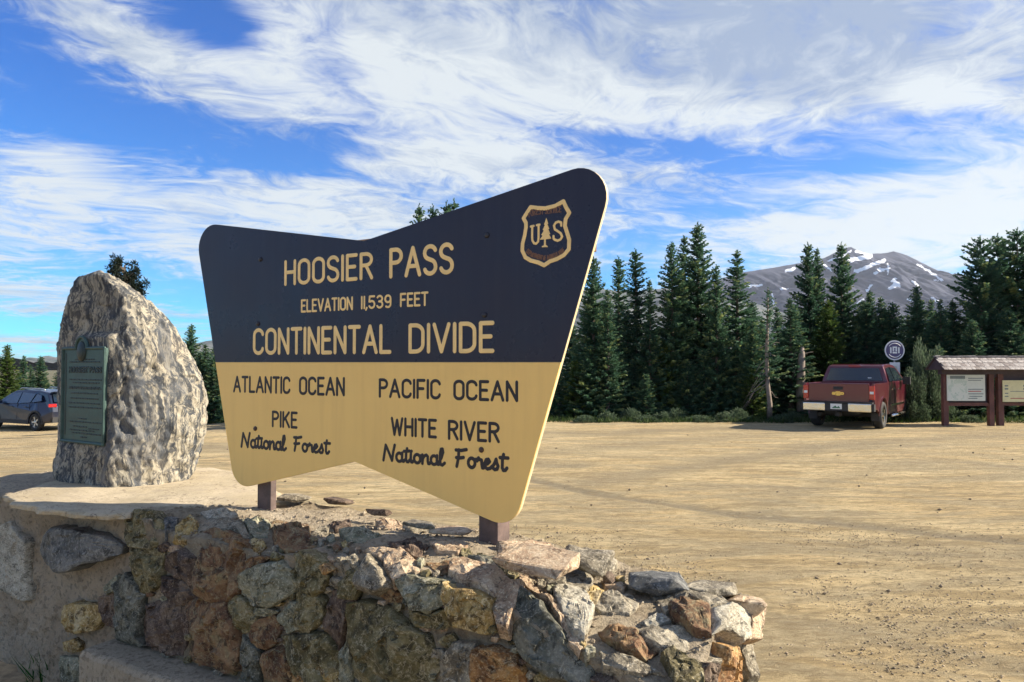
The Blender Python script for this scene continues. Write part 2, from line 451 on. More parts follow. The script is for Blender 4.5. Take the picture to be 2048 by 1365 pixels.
# small stones and grit lying loose on the lot: nobody could count them
rs = np.random.RandomState(4)
SV = np.array([(1, 0, 0), (-1, 0, 0), (0, 1, 0), (0, -1, 0), (0, 0, .7), (0, 0, -.5)], dtype=np.float32)
SF = np.array([(0, 2, 4), (2, 1, 4), (1, 3, 4), (3, 0, 4), (2, 0, 5), (1, 2, 5), (3, 1, 5), (0, 3, 5)])
def scatter(name, n, smin, smax, yr, rr, pw, mat, dens=None):
    y = yr[0] + (yr[1] - yr[0]) * rs.rand(n) ** pw
    x = y * (rr[0] + (rr[1] - rr[0]) * rs.rand(n))
    if dens is not None:
        k = rs.rand(n) < dens(x, y); x, y = x[k], y[k]; n = len(x)
    s = smin + (smax - smin) * rs.rand(n) ** 3
    V = SV[None] * (s[:, None, None] * (.6 + .8 * rs.rand(n, 6, 1)))
    a = rs.rand(n) * 6.28
    ca, sa = np.cos(a)[:, None], np.sin(a)[:, None]
    Xv = V[..., 0] * ca - V[..., 1] * sa + x[:, None]; Yv = V[..., 0] * sa + V[..., 1] * ca + y[:, None]
    Zv = V[..., 2] + (gz(x, y) + s * .15 + .004)[:, None]
    P = np.stack([Xv, Yv, Zv], -1).reshape(-1, 3)
    Q = (SF[None] + (np.arange(n) * 6)[:, None, None]).reshape(-1, 3)
    return tag(link(name, quads_mesh(name, P, Q), mat), kind='stuff')
STONE_M = basic('loose_stone', (.15, .12, .085), .9, var=.5, scale=3)
GRIT_M = basic('loose_grit', (.30, .24, .16), .9, var=.6, scale=5)
scatter('gravel', 42000, .003, .013, (2.6, 9), (-.1, 1.0), 1.5, GRIT_M, lambda x, y: .25 + .75 * sstep(fbm(x * 1.2, y * 1.2, 3, 51), .4, .6))
scatter('gravel', 240, .010, .034, (2.8, 20), (-.8, 1.0), 1.1, STONE_M)
# the bigger dark stones that show as single specks on the lot
LS = [(1297, 1120, 9), (1268, 1135, 7), (1503, 1131, 7), (1678, 1129, 9), (1880, 1020, 9), (1520, 1026, 6), (1532, 1185, 9),
      (1590, 1186, 9), (1650, 1188, 8), (1778, 1183, 9), (1594, 1215, 7), (1115, 1067, 6), (1334, 973, 5), (1562, 1298, 8),
      (1900, 1237, 8), (1438, 1330, 6), (1730, 1145, 6), (1938, 953, 5), (1985, 1190, 7), (1555, 985, 6)]
ORD2 = 'first second third fourth fifth sixth seventh eighth ninth tenth eleventh twelfth thirteenth fourteenth fifteenth sixteenth seventeenth eighteenth nineteenth twentieth'.split()
LS.sort()
for i, (u, v, s) in enumerate(LS):
    x, y = gp(u, v); r = s / F * y * .62
    P = SV * (r * (.7 + .6 * rs.rand(6, 1))); P[:, 2] *= .8
    o = link('small_stone', quads_mesh('small_stone', P, SF), STONE_M)
    o.location = (x, y, float(gz(x, y)) + r * .15)
    tag(o, ORD2[i] + ' small dark stone from the left on the sand right of the wall', 'stone', 'dark stones scattered over the sandy lot')

# ------------------------------------------------------------------ mountain with snow streaks, lower ridge
def ridge_height(px, prof, dist):
    xs_, ys_ = zip(*prof)
    return (np.interp(px, xs_, ys_), dist)
def terrain(name, prof, dist, depth, u0, u1, nu, nv, amp, mat, snow=None, seed=0, drop=14):
    U = np.linspace(u0, u1, nu); T = np.linspace(0, 1, nv)
    UU, TT = np.meshgrid(U, T, indexing='ij')
    pv = np.interp(UU, *zip(*prof))
    pv = pv + (fbm(UU * .03, UU * 0 + 3, 5, seed) - .5) * 6
    Yd = dist - depth * TT
    ang = (UU - 1024) / F
    Htop = (725.0 - pv) / F * dist
    prf = (1 - TT) ** 1.15
    Xw = ang * dist + (ang * Yd - ang * dist) * .35
    n = fbm(Xw * .0045, Yd * .0022, 6, seed + 3, .58)
    n2 = np.abs(fbm(Xw * .009 + n, Yd * .0016, 5, seed + 9, .55) - .5) * 2
    Hh = Htop * prf + (n - .5) * amp * sstep(TT, 0, .22) * 1.3 - n2 * amp * .8 * sstep(TT, 0.0, .15)
    # the hidden back slope
    P = np.stack([Xw, Yd, Hh + EYE], -1)
    back = P[:, :1].copy(); back[..., 1] += depth * .8; back[..., 2] = -drop
    P = np.concatenate([back, P], 1)
    me = grid_mesh(name, P.reshape(-1, 3), nu, nv + 1)
    if snow is not None:
        # where each slope point is seen from the lot decides which gully it belongs to
        sx = 1024 + F * P[..., 0] / P[..., 1]; sy = 725 - F * (P[..., 2] - EYE) / P[..., 1]
        S = np.zeros(sx.shape)
        jx = (fbm(sx * .12, sy * .12, 4, 31) - .5) * 9; jy = (fbm(sx * .12 + 50, sy * .12, 4, 33) - .5) * 7
        for (ax, ay), (bx, by), hw, st in snow:
            dx, dy = bx - ax, by - ay; L2 = dx * dx + dy * dy
            tt = np.clip(((sx + jx - ax) * dx + (sy + jy - ay) * dy) / L2, 0, 1)
            dd = np.hypot(sx + jx - ax - tt * dx, sy + jy - ay - tt * dy)
            S = np.maximum(S, st * (1 - sstep(dd, hw * .40, hw * 1.05)))
        at = me.attributes.new('snow', 'FLOAT', 'POINT'); at.data.foreach_set('value', S.ravel().astype(np.float32))
    return tag(link(name, me, mat), kind='structure')
m, nt, b = newmat('scree_and_snow')
tco = nd(nt, 'ShaderNodeTexCoord').outputs['Object']
sn = nd(nt, 'ShaderNodeAttribute', attribute_name='snow').outputs['Fac']
n1 = tnoise(nt, tco, .006, 10, .68, .5); n2 = tnoise(nt, nd(nt, 'ShaderNodeVectorMath', {0: tco, 1: (1, .25, .4)}, operation='MULTIPLY').outputs[0], .02, 8, .7)
c = mix(nt, ss(nt, n1, .35, .65), (.038, .045, .078), (.070, .076, .115))
c = mix(nt, ss(nt, n2, .45, .7, 0, .5), c, (.055, .06, .085))
c = mix(nt, ss(nt, mth(nt, 'ADD', sn, mth(nt, 'MULTIPLY', mth(nt, 'SUBTRACT', n2, .5), .5)), .42, .56), c, (.86, .88, .90))
nt.links.new(c, b.inputs['Base Color']); b.inputs['Roughness'].default_value = .9; b.inputs['Specular IOR Level'].default_value = .1
SN = [((1716, 502), (1738, 508), 4, .9), ((1703, 520), (1745, 512), 6, 1), ((1715, 542), (1770, 522), 5, 1), ((1745, 528), (1772, 520), 4, 1), ((1690, 510), (1706, 500), 3, .8),
      ((1752, 548), (1762, 538), 3, 1), ((1778, 528), (1780, 548), 3, 1), ((1762, 540), (1782, 536), 3, .9), ((1790, 560), (1800, 572), 4, .9), ((1780, 578), (1798, 566), 5, 1),
      ((1786, 562), (1796, 557), 3, .9), ((1838, 528), (1888, 562), 3.0, 1), ((1825, 563), (1836, 570), 3, 1), ((1866, 594), (1888, 614), 4, 1), ((1733, 583), (1746, 570), 3, .9),
      ((1487, 573), (1526, 570), 3, 1), ((1560, 579), (1575, 578), 2, 1), ((1574, 542), (1592, 537), 4, .8), ((1650, 530), (1664, 540), 4, .8), ((1818, 600), (1832, 604), 3, .8),
      ((1716, 606), (1728, 598), 3, .8), ((1760, 595), (1764, 598), 3, .7), ((1870, 560), (1878, 562), 2, .8), ((1660, 520), (1690, 512), 3, .8), ((1545, 590), (1552, 620), 4, .7)]
PR = [(1150, 640), (1300, 590), (1420, 562), (1490, 545), (1560, 533), (1600, 527), (1650, 515), (1680, 501), (1690, 496), (1705, 492), (1720, 500), (1740, 506), (1765, 506), (1790, 502),
      (1815, 510), (1840, 522), (1880, 541), (1915, 556), (1950, 585), (2000, 610), (2100, 650), (2400, 720)]
terrain('mountain', PR, 4200, 2300, 1150, 2350, 640, 200, 88, m, SN, 3)
PR2 = [(-900, 730), (-300, 738), (0, 744), (90, 741), (150, 735), (250, 725), (360, 706), (420, 697), (470, 690), (560, 668), (700, 640), (900, 612), (1050, 590), (1190, 577), (1260, 584), (1330, 578), (1420, 588), (1600, 640), (1900, 700), (2600, 735)]
m2, nt, b = newmat('wooded_slope')
tco = nd(nt, 'ShaderNodeTexCoord').outputs['Object']
n1 = tnoise(nt, tco, .02, 10, .75, .5)
c = mix(nt, ss(nt, n1, .4, .6), (.035, .06, .06), (.13, .135, .14))
nt.links.new(c, b.inputs['Base Color']); b.inputs['Roughness'].default_value = .95
terrain('hills', PR2, 2600, 1500, -900, 2600, 500, 60, 70, m2, None, 21)

# ------------------------------------------------------------------ WALL that carries the sign
EV = Vector((0.860, -0.510, 0)).normalized()
NV = Vector((-EV.y * -1 * -1, 0, 0))
NV = Vector((EV.y, -EV.x, 0))          # points from the wall to the viewer (and a little left)
Q0 = Vector((0.374, 2.85, 0))          # a point of the sign's front plane
P0 = Vector((-1.294, 3.835, 0)) - NV * 0.02
TOPZ = EYE - .757
def wp(s, w_, z): return P0 + EV * s + NV * w_ + Vector((0, 0, z))
def wtop(s, w_):
    a = float(sstep(np.float64(s), 1.25, 2.5))
    f = (w_ + .25) / .71
    fr = max(0, min(1, f))
    base = TOPZ - a * (.11 + .10 * fr) 
    base -= .05 * max(0, fr - .62) / .38 * (1 if s > -.3 else 0)
    return base
def core_point(p):
    """box space (s, w, z) -> world with rounding and lumps"""
    s, w_, z = p
    zt = wtop(s, w_)
    zz = z / TOPZ * zt if z > .5 else z
    q = wp(s, w_, zz)
    n = noise.noise_vector(q * 2.2) * .035 + noise.noise_vector(q * 6.5) * .020 + noise.noise_vector(q * 19) * .008
    return q + n
def box_sheet(s0, s1, w0, w1, z0, z1, step):
    bm = bmesh.new()
    cache = {}
    def vert(s, w_, z):
        k = (round(s, 4), round(w_, 4), round(z, 4))
        if k not in cache: cache[k] = bm.verts.new(core_point(k))
        return cache[k]
    def face_grid(A, B, fn):
        for i in range(len(A) - 1):
            for j in range(len(B) - 1):
                try: bm.faces.new([vert(*fn(A[i], B[j])), vert(*fn(A[i + 1], B[j])), vert(*fn(A[i + 1], B[j + 1])), vert(*fn(A[i], B[j + 1]))])
                except ValueError: pass
    S = np.linspace(s0, s1, max(2, int((s1 - s0) / step))); Wd = np.linspace(w0, w1, max(2, int((w1 - w0) / step))); Z = np.linspace(z0, z1, max(2, int((z1 - z0) / step)))
    face_grid(S, Z, lambda a, b_: (a, w1, b_)); face_grid(S, Z, lambda a, b_: (a, w0, b_))
    face_grid(S, Wd, lambda a, b_: (a, b_, z1))
    face_grid(Wd, Z, lambda a, b_: (s0, a, b_)); face_grid(Wd, Z, lambda a, b_: (s1, a, b_))
    bmesh.ops.recalc_face_normals(bm, faces=bm.faces)
    return bm
def mortar_mat(name, c0, c1, c2, bd=.03):
    m, nt, b = newmat(name)
    tco = nd(nt, 'ShaderNodeTexCoord').outputs['Object']
    a = tnoise(nt, tco, 3.0, 8, .7, .4); g = tnoise(nt, tco, 42, 5, .75); g2 = tnoise(nt, tco, 120, 4, .8)
    vo = nd(nt, 'ShaderNodeTexVoronoi', {'Vector': tco, 'Scale': 55.0}); 
    c = mix(nt, ss(nt, a, .35, .65), c0, c1)
    c = mix(nt, ss(nt, g, .50, .68, 0, .75), c, c2)  # dark blotches: dirt, plus the shade of pits put into the colour
    c = mix(nt, ss(nt, g2, .44, .30, 0, .6), c, tuple(min(.85, x * 1.5) for x in c1))
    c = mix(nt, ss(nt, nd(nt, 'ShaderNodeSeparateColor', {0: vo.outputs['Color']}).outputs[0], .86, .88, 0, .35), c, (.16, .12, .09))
    nt.links.new(c, b.inputs['Base Color']); b.inputs['Roughness'].default_value = .95; b.inputs['Specular IOR Level'].default_value = .2
    h = mth(nt, 'ADD', mth(nt, 'MULTIPLY', g, .8), mth(nt, 'ADD', mth(nt, 'MULTIPLY', g2, .5), mth(nt, 'MULTIPLY', tnoise(nt, tco, 14, 6, .7), 1.6)))
    nt.links.new(nd(nt, 'ShaderNodeBump', {'Strength': 1.0, 'Distance': bd, 'Height': h}).outputs[0], b.inputs['Normal'])
    return m
MORTAR = mortar_mat('mortar', (.30, .245, .165), (.54, .455, .33), (.17, .135, .09))
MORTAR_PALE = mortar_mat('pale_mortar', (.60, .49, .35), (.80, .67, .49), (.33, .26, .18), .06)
wall = thing('stone_wall', 'rubble stone wall of rusty, olive and slate rocks under the big sign', 'wall', wp(1.0, .1, 0))
WINV = Matrix.Translation(-Vector(wall.location))
def wlink(name, me, mat, parent):
    me.transform(Matrix.Translation(-parent.location)); return link(name, me, mat, parent)
bm = box_sheet(-.42, 2.40, -.23, .44, 0.0, TOPZ - .005, .035)
core_bvh = BVHTree.FromBMesh(bm)
bm.normal_update()
for v in bm.verts: v.co -= v.normal * (.012 if v.normal.z < .6 else .006)      # joints raked back behind the stone faces
me = bpy.data.meshes.new('mortar'); bm.to_mesh(me); bm.free()
me.polygons.foreach_set('use_smooth', [True] * len(me.polygons))
wlink('mortar', me, MORTAR, wall)
retain = thing('retaining_wall', 'pale mortared retaining wall under the concrete slab, left of the sign wall', 'wall', wp(-1.2, .3, 0))
bm = box_sheet(-2.6, -.40, -.25, .40, -.1, TOPZ - .028, .018)
for v in bm.verts: v.co += (noise.noise_vector(v.co * 28) * .011 + noise.noise_vector(v.co * 11) * .020) * (1 if v.co.z < TOPZ - .06 else .35)
left_bvh = BVHTree.FromBMesh(bm)
me = bpy.data.meshes.new('mortar'); bm.to_mesh(me); bm.free()
me.polygons.foreach_set('use_smooth', [True] * len(me.polygons))
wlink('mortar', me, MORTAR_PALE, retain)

rnd = random.Random(11)
def facet_stone(poly3, nrm, H, mat, parent, name='stone', nf=5, tilt=.35, rough=.006, seed=0, res=13, sink=.05, label=None, jag=.10, rug=.62):
    """a rock set in mortar: outline poly3 (3D points), standing H proud along nrm, top cut by random facets"""
    rr = random.Random(seed)
    c = sum(poly3, Vector()) / len(poly3)
    n = nrm.normalized(); a = n.orthogonal().normalized(); b = n.cross(a)
    P2 = [((p - c).dot(a), (p - c).dot(b)) for p in poly3]
    off = [(p - c).dot(n) for p in poly3]
    m = len(P2)
    # resample the outline and roughen it
    out = []
    per = sum(math.dist(P2[i], P2[(i + 1) % m]) for i in range(m))
    for i in range(m):
        p, q = P2[i], P2[(i + 1) % m]; L = math.dist(p, q); k = max(1, round(L / per * 46))
        for j in range(k):
            t = j / k
            x, y = p[0] + (q[0] - p[0]) * t, p[1] + (q[1] - p[1]) * t
            out.append((x, y))
    size = per / 6.28
    A = sum(out[i][0] * out[(i + 1) % len(out)][1] - out[(i + 1) % len(out)][0] * out[i][1] for i in range(len(out)))
    if A < 0: out.reverse()
    out2 = []
    for (x, y) in out:
        q = Vector((x, y, seed * 1.37))
        d = noise.noise_vector(q * (3.0 / size)) * size * jag * .55 + noise.noise_vector(q * (11 / size)) * size * jag * .38
        out2.append((x + d.x, y + d.y))
    planes = []
    for k in range(nf):
        ang = 2 * PI * (k + rr.random() * .9) / nf
        g = tilt * rr.uniform(.5, 2.2)
        planes.append((math.cos(ang), math.sin(ang), g, rr.uniform(.30, .85) * size))
    gx, gy = rr.uniform(-.22, .22), rr.uniform(-.22, .22)
    rings = [1.0, .99, .975, .95, .88, .80, .72, .63, .54, .45, .36, .27, .18, .09]
    EDG = [-.4, .45, .82, .94, .98]; H *= .66
    V = []; K = len(out2)
    so = Vector((seed * 3.1, seed * 1.7, 0))
    vsc = 1.9 / size
    for (x, y) in out2: V.append(c + a * x * .97 + b * y * .97 - n * sink)
    for ri, r in enumerate(rings):
        for (x, y) in out2:
            X_, Y_ = x * r, y * r
            h = H + gx * X_ + gy * Y_
            for (cx, cy, g, d0) in planes:
                h = min(h, H * 1.1 - g * (X_ * cx + Y_ * cy - d0))
            q = c + a * X_ + b * Y_
            pq = Vector((X_, Y_, 0)) * vsc + so + noise.noise_vector(q * 20) * .10
            _, pts = noise.voronoi(pq)
            gv = noise.cell_vector(pts[0] * 17.3 + Vector((.5, .5, .5)))
            df = pq - pts[0]
            h += (df.x * (gv.x - .5) + df.y * (gv.y - .5)) * size * rug + (gv.z - .5) * size * rug * .14
            h = max(h, .004)
            h *= EDG[ri] if ri < 5 else 1.0
            h += noise.noise(q * 16 + so) * rough * 1.8 + noise.noise(q * 48) * rough * 1.1 + noise.noise(q * 110) * rough * .5
            V.append(q + n * h)
    h0 = sum((V[len(V) - 1 - i] - c).dot(n) for i in range(K)) / K
    V.append(c + n * h0)
    Fc = []
    nr = len(rings) + 1
    for i in range(nr - 1):
        for j in range(K):
            Fc.append((i * K + j, i * K + (j + 1) % K, (i + 1) * K + (j + 1) % K, (i + 1) * K + j))
    for j in range(K): Fc.append(((nr - 1) * K + j, (nr - 1) * K + (j + 1) % K, nr * K))
    me = mesh(name, V, Fc)
    me.transform(Matrix.Translation(-parent.location))
    o = link(name, me, mat, parent)
    if label: o['label'] = label
    return o
def Z1(p): return (p[0] / 2.926, 960 + p[1] / 2.926)
def Z2(p): return (600 + p[0] / 3.37, 960 + p[1] / 3.37)
def Z3(p): return (1000 + p[0] / 3.413, 1000 + p[1] / 3.413)
RM = {
 'rust': rockmat('rusty_rock', [(.055, .03, .018), (.145, .075, .038), (.23, .14, .07), (.19, .165, .085)], 7),
 'olive': rockmat('olive_rock', [(.05, .042, .018), (.115, .095, .04), (.19, .16, .075), (.26, .225, .14)], 7),
 'ochre': rockmat('ochre_rock', [(.11, .065, .022), (.27, .18, .06), (.38, .28, .11), (.45, .37, .22)], 8),
 'green': rockmat('greenish_rock', [(.08, .078, .048), (.16, .155, .10), (.25, .24, .16), (.35, .33, .25)], 8),
 'slate': rockmat('slate_rock', [(.04, .04, .027), (.085, .085, .06), (.13, .128, .095), (.21, .20, .155)], 7, rough=.6),
 'purple': rockmat('purple_rock', [(.03, .02, .014), (.075, .048, .034), (.12, .085, .06), (.18, .135, .095)], 8),
 'tan': rockmat('tan_rock', [(.20, .13, .08), (.34, .235, .15), (.43, .315, .205), (.50, .40, .28)], 8),
 'pale': rockmat('pale_rock', [(.20, .18, .13), (.31, .28, .215), (.38, .35, .275), (.47, .43, .34)], 8, (1, 1, 2.0)),
 'grey': rockmat('grey_rock', [(.10, .085, .06), (.18, .155, .11), (.255, .225, .165), (.36, .32, .24)], 8),
 'blue': rockmat('bluegrey_rock', [(.055, .056, .052), (.095, .097, .092), (.14, .14, .13), (.20, .195, .175)], 6, bump=.35, rough=.65),
 'orange': rockmat('orange_rock', [(.11, .055, .025), (.27, .135, .05), (.38, .22, .08), (.40, .30, .16)], 8),
}
def set_stone(Zf, pts, kind, H=.045, nf=5, tilt=.35, seed=[100], bvh=None, parent=None, bias=None, label=None, jag=.10, rug=None):
    rug = rug if rug is not None else (.20 if kind in ('pale', 'grey', 'tan', 'slate') else .40)
    seed[0] += 1
    bv = bvh or core_bvh
    pix = [Zf(p) for p in pts]
    cx = sum(p[0] for p in pix) / len(pix); cy = sum(p[1] for p in pix) / len(pix)
    pix = [(cx + (p[0] - cx) * 1.12, cy + (p[1] - cy) * 1.12) for p in pix]
    P = []; Nn = Vector()
    for (u, v) in pix:
        d = ray(u, v).normalized()
        loc, n, i, dist = bv.ray_cast(O, d)
        P.append(loc)
        if loc is not None: Nn += n
    hc, nc, _, _ = bv.ray_cast(O, ray(cx, cy).normalized())
    good = [p for p in P if p is not None]
    if not good or hc is None: return None
    # plane through the hits; outline points projected along their own sight lines on it
    cen = sum(good, Vector()) / len(good)
    A = np.array([list(p - cen) for p in good + [hc]])
    n0 = (Nn + nc * 2).normalized()
    if len(good) >= 4:
        _, _, vt = np.linalg.svd(A); n = Vector(vt[2])
        if n.dot(n0) < 0: n = -n
        if n.dot(n0) < .75: n = n0
    else: n = n0
    view = (O - cen).normalized()
    if n.dot(view) < .25: n = (n + view * .35).normalized()
    if parent is not None and parent is not wall: cen = cen + n * .022
    if bias: n = (n + Vector(bias)).normalized()
    Q = [on_plane(u, v, cen, n) for (u, v) in pix]
    return facet_stone(Q, n, H, RM[kind], parent or wall, 'stone', nf, tilt, .0035, seed[0], label=label, jag=jag, rug=rug)
M1 = [
 ([(740,230),(800,180),(900,190),(960,260),(950,370),(900,400),(790,380),(750,310)], 'olive', .05),
 ([(770,390),(900,410),(950,440),(940,600),(900,640),(850,660),(790,600)], 'olive', .05),
 ([(700,320),(750,300),(775,400),(790,590),(740,560),(700,420)], 'slate', .03),
 ([(690,620),(740,560),(800,620),(850,680),(840,740),(835,900),(870,950),(780,960),(710,920),(700,800)], 'slate', .06),
 ([(960,230),(1040,240),(1030,290),(970,300)], 'blue', .03),
 ([(1050,260),(1110,210),(1160,260),(1150,310),(1080,350),(1020,360)], 'ochre', .04),
 ([(1170,270),(1250,240),(1400,270),(1450,330),(1480,385),(1380,335),(1260,300),(1180,305)], 'grey', .035),
 ([(1080,380),(1150,330),(1240,305),(1340,320),(1430,370),(1475,410),(1440,450),(1420,520),(1400,640),(1340,690),(1260,700),(1180,660),(1170,550),(1140,440)], 'rust', .07),
 ([(980,450),(1070,410),(1140,460),(1160,560),(1150,600),(1060,570),(970,520)], 'purple', .04),
 ([(950,560),(1060,590),(1160,630),(1180,700),(1100,730),(1000,720),(950,650)], 'purple', .025),
 ([(850,740),(1000,720),(1090,760),(1090,900),(1060,1020),(980,1000),(880,940),(845,850)], 'purple', .05),
 ([(1100,740),(1200,710),(1330,730),(1380,830),(1400,940),(1400,1100),(1330,1110),(1200,1060),(1120,1030),(1130,900)], 'rust', .06),
 ([(1420,600),(1450,540),(1540,500),(1640,480),(1720,560),(1730,640),(1650,700),(1600,730),(1500,710),(1430,660)], 'green', .075),
 ([(1430,480),(1500,450),(1590,450),(1540,490),(1470,530),(1430,560)], 'rust', .03),
 ([(1600,250),(1640,255),(1790,260),(1810,330),(1840,390),(1680,405),(1610,360),(1600,300)], 'rust', .05),
 ([(1740,450),(1800,420),(1860,440),(1930,480),(1930,560),(1900,640),(1850,670),(1760,600),(1740,520)], 'olive', .065),
 ([(1360,700),(1400,680),(1460,720),(1500,790),(1480,880),(1420,890),(1390,800)], 'olive', .04),
 ([(1470,900),(1500,830),(1600,800),(1640,850),(1620,950),(1560,990),(1500,960)], 'rust', .03),
 ([(1640,800),(1700,720),(1790,710),(1830,760),(1780,860),(1700,890)], 'green', .04),
 ([(1430,920),(1500,970),(1540,1000),(1540,1180),(1450,1180)], 'slate', .045),
 ([(1560,1010),(1640,980),(1700,1040),(1740,1180),(1560,1180)], 'rust', .05),
 ([(1660,930),(1800,900),(1900,900),(1980,1000),(2000,1185),(1760,1185),(1710,1050)], 'olive', .06),
 ([(1490,745),(1580,745),(1630,770),(1590,795),(1510,790)], 'green', .03),
 ([(850,120),(960,110),(1060,150),(1030,200),(930,180)], 'grey', .02),
 ([(1180,190),(1290,170),(1380,200),(1320,235),(1220,230)], 'pale', .02),
 ([(1420,240),(1520,235),(1580,270),(1560,330),(1470,330)], 'green', .03),
]
M2 = [
 ([(210,850),(225,760),(320,790),(390,810),(340,900),(310,1000),(280,1130),(220,1100),(180,960)], 'purple', .035),
 ([(290,680),(420,590),(420,720),(400,790),(310,770)], 'olive', .06),
 ([(420,560),(470,510),(560,600),(610,680),(600,730),(520,770),(450,740),(420,640)], 'grey', .085),
 ([(520,775),(620,730),(700,790),(690,830),(600,815)], 'rust', .02),
 ([(430,490),(560,470),(680,510),(790,580),(700,640),(620,660),(550,570)], 'tan', .05),
 ([(660,680),(760,640),(860,670),(1010,700),(1010,800),(900,880),(780,850),(740,780)], 'green', .06),
 ([(750,860),(900,890),(1010,860),(1000,980),(900,980),(760,960)], 'olive', .045),
 ([(1020,600),(1120,580),(1300,640),(1440,690),(1320,760),(1300,790),(1190,740),(1080,700),(1020,650)], 'tan', .055),
 ([(1020,700),(1080,740),(1190,745),(1300,800),(1300,960),(1250,1030),(1150,1000),(1060,970),(1040,900),(1010,800)], 'ochre', .085),
 ([(370,850),(480,830),(620,880),(720,960),(850,1050),(910,1250),(840,1385),(420,1385),(360,1200),(370,1000)], 'olive', .085),
 ([(290,1150),(355,1040),(370,1220),(400,1385),(280,1385)], 'green', .045),
 ([(1200,1140),(1290,1130),(1420,1160),(1520,1290),(1500,1385),(1180,1385),(1200,1250)], 'orange', .06),
 ([(1050,1100),(1190,1110),(1200,1250),(1170,1385),(950,1385),(980,1200)], 'grey', .05),
 ([(1330,740),(1400,700),(1500,720),(1490,800),(1450,900),(1400,1000),(1340,980),(1310,880)], 'tan', .05),
 ([(130,580),(180,560),(240,600),(190,630)], 'orange', .035),
 ([(0,700),(100,740),(180,820),(170,940),(60,1040),(0,1020)], 'olive', .05),
 ([(1150,530),(1280,540),(1400,570),(1480,610),(1350,612),(1230,600)], 'slate', .04),
 ([(600,430),(760,410),(830,460),(800,520),(720,505),(620,475)], 'purple', .035),
 ([(280,350),(420,335),(560,400),(580,440),(480,480),(330,440)], 'green', .035),
 ([(430,175),(520,180),(630,205),(610,240),(500,222)], 'purple', .04),
 ([(200,300),(330,290),(340,320),(240,350)], 'purple', .03),
 ([(860,570),(1030,560),(1010,625),(940,640)], 'rust', .01),  # dark hollow between stones, its shade laid in as thin rusty rock
 ([(880,430),(1000,420),(1120,450),(1060,500),(930,490)], 'tan', .02),
 ([(130,140),(260,125),(350,160),(300,200),(180,190)], 'grey', .018),
 ([(520,270),(640,280),(720,330),(640,370),(540,330)], 'tan', .018),
 ([(700,300),(850,310),(900,350),(800,380),(720,350)], 'grey', .02),
]
M3 = [
 ([(0,325),(200,325),(430,350),(430,420),(410,470),(180,480),(20,430)], 'tan', .05),
 ([(430,380),(470,350),(680,355),(760,420),(785,450),(720,520),(650,520),(520,480),(430,450)], 'grey', .055),
 ([(230,510),(400,490),(560,520),(620,580),(610,620),(560,640),(440,610),(330,580)], 'grey', .045),
 ([(180,590),(240,590),(330,680),(440,830),(560,960),(540,1010),(470,960),(330,760)], 'tan', .055),  # sunlit edge of the big slate stone, light given as tan rock
 ([(380,640),(460,620),(540,650),(590,720),(625,800),(610,860),(560,960),(500,920),(430,820),(380,720)], 'pale', .07),  # upper facet of the same slate stone, its sunlight given as pale rock
 ([(60,800),(180,630),(300,730),(400,850),(480,970),(580,1070),(640,1200),(560,1260),(350,1200),(200,1100),(130,980),(60,880)], 'slate', .075),
 ([(1050,650),(1190,590),(1290,600),(1500,690),(1560,730),(1400,745),(1300,710),(1150,750)], 'grey', .05),
 ([(1160,760),(1280,720),(1420,770),(1430,930),(1330,920),(1190,830)], 'rust', .075),
 ([(1430,760),(1560,735),(1640,800),(1640,950),(1590,990),(1500,920),(1430,930)], 'pale', .08),
 ([(1560,690),(1650,700),(1780,740),(1740,950),(1650,960),(1650,790)], 'tan', .06),
 ([(1730,760),(1790,740),(1825,850),(1805,960),(1760,1000),(1720,900)], 'purple', .03),
 ([(690,910),(800,890),(930,910),(1060,1040),(980,1090),(850,1050),(720,960)], 'rust', .055),
 ([(950,900),(1060,850),(1250,910),(1470,960),(1480,1090),(1350,1110),(1130,1030),(1000,960)], 'grey', .035),
 ([(1110,1090),(1190,1050),(1370,1160),(1380,1260),(1200,1260)], 'olive', .045),
 ([(1480,1000),(1620,1010),(1640,1100),(1600,1260),(1450,1260)], 'orange', .045),
 ([(1655,1010),(1720,1000),(1740,1260),(1680,1260)], 'grey', .03),
 ([(1760,1020),(1810,1010),(1815,1260),(1750,1260)], 'purple', .025),
 ([(640,650),(760,640),(900,660),(930,720),(880,780),(700,760),(620,700)], 'grey', .03),
 ([(640,1195),(760,1220),(800,1260),(640,1260)], 'purple', .04),
 ([(560,640),(640,600),(700,640),(640,740),(600,730)], 'ochre', .03),
 ([(1395,1120),(1470,1110),(1450,1260),(1380,1260)], 'purple', .03),
 ([(700,560),(780,560),(860,600),(840,630),(720,610)], 'tan', .03),
 ([(960,850),(1100,790),(1160,830),(1050,880)], 'pale', .02),
 ([(700,1040),(820,1080),(1000,1130),(1080,1180),(900,1190),(720,1130)], 'grey', .018),
]
USED = []
for Zf, L in ((Z1, M1), (Z2, M2), (Z3, M3)):
    for pts, kind, H in L:
        set_stone(Zf, pts, kind, H, nf=rnd.choice((4, 5, 6)), tilt=rnd.uniform(.25, .55))
        USED.append([Zf(p) for p in pts])
def inside(u, v, P):
    r = False
    for i in range(len(P)):
        (x1, y1), (x2, y2) = P[i - 1], P[i]
        if (y1 > v) != (y2 > v) and u < (x2 - x1) * (v - y1) / (y2 - y1) + x1: r = not r
    return r
def edge_dist(u, v, P):
    d = 1e9
    for i in range(len(P)):
        (x1, y1), (x2, y2) = P[i - 1], P[i]; dx, dy = x2 - x1, y2 - y1
        t = max(0, min(1, ((u - x1) * dx + (v - y1) * dy) / (dx * dx + dy * dy + 1e-9))); d = min(d, math.hypot(u - x1 - t * dx, v - y1 - t * dy))
    return d
chips = []
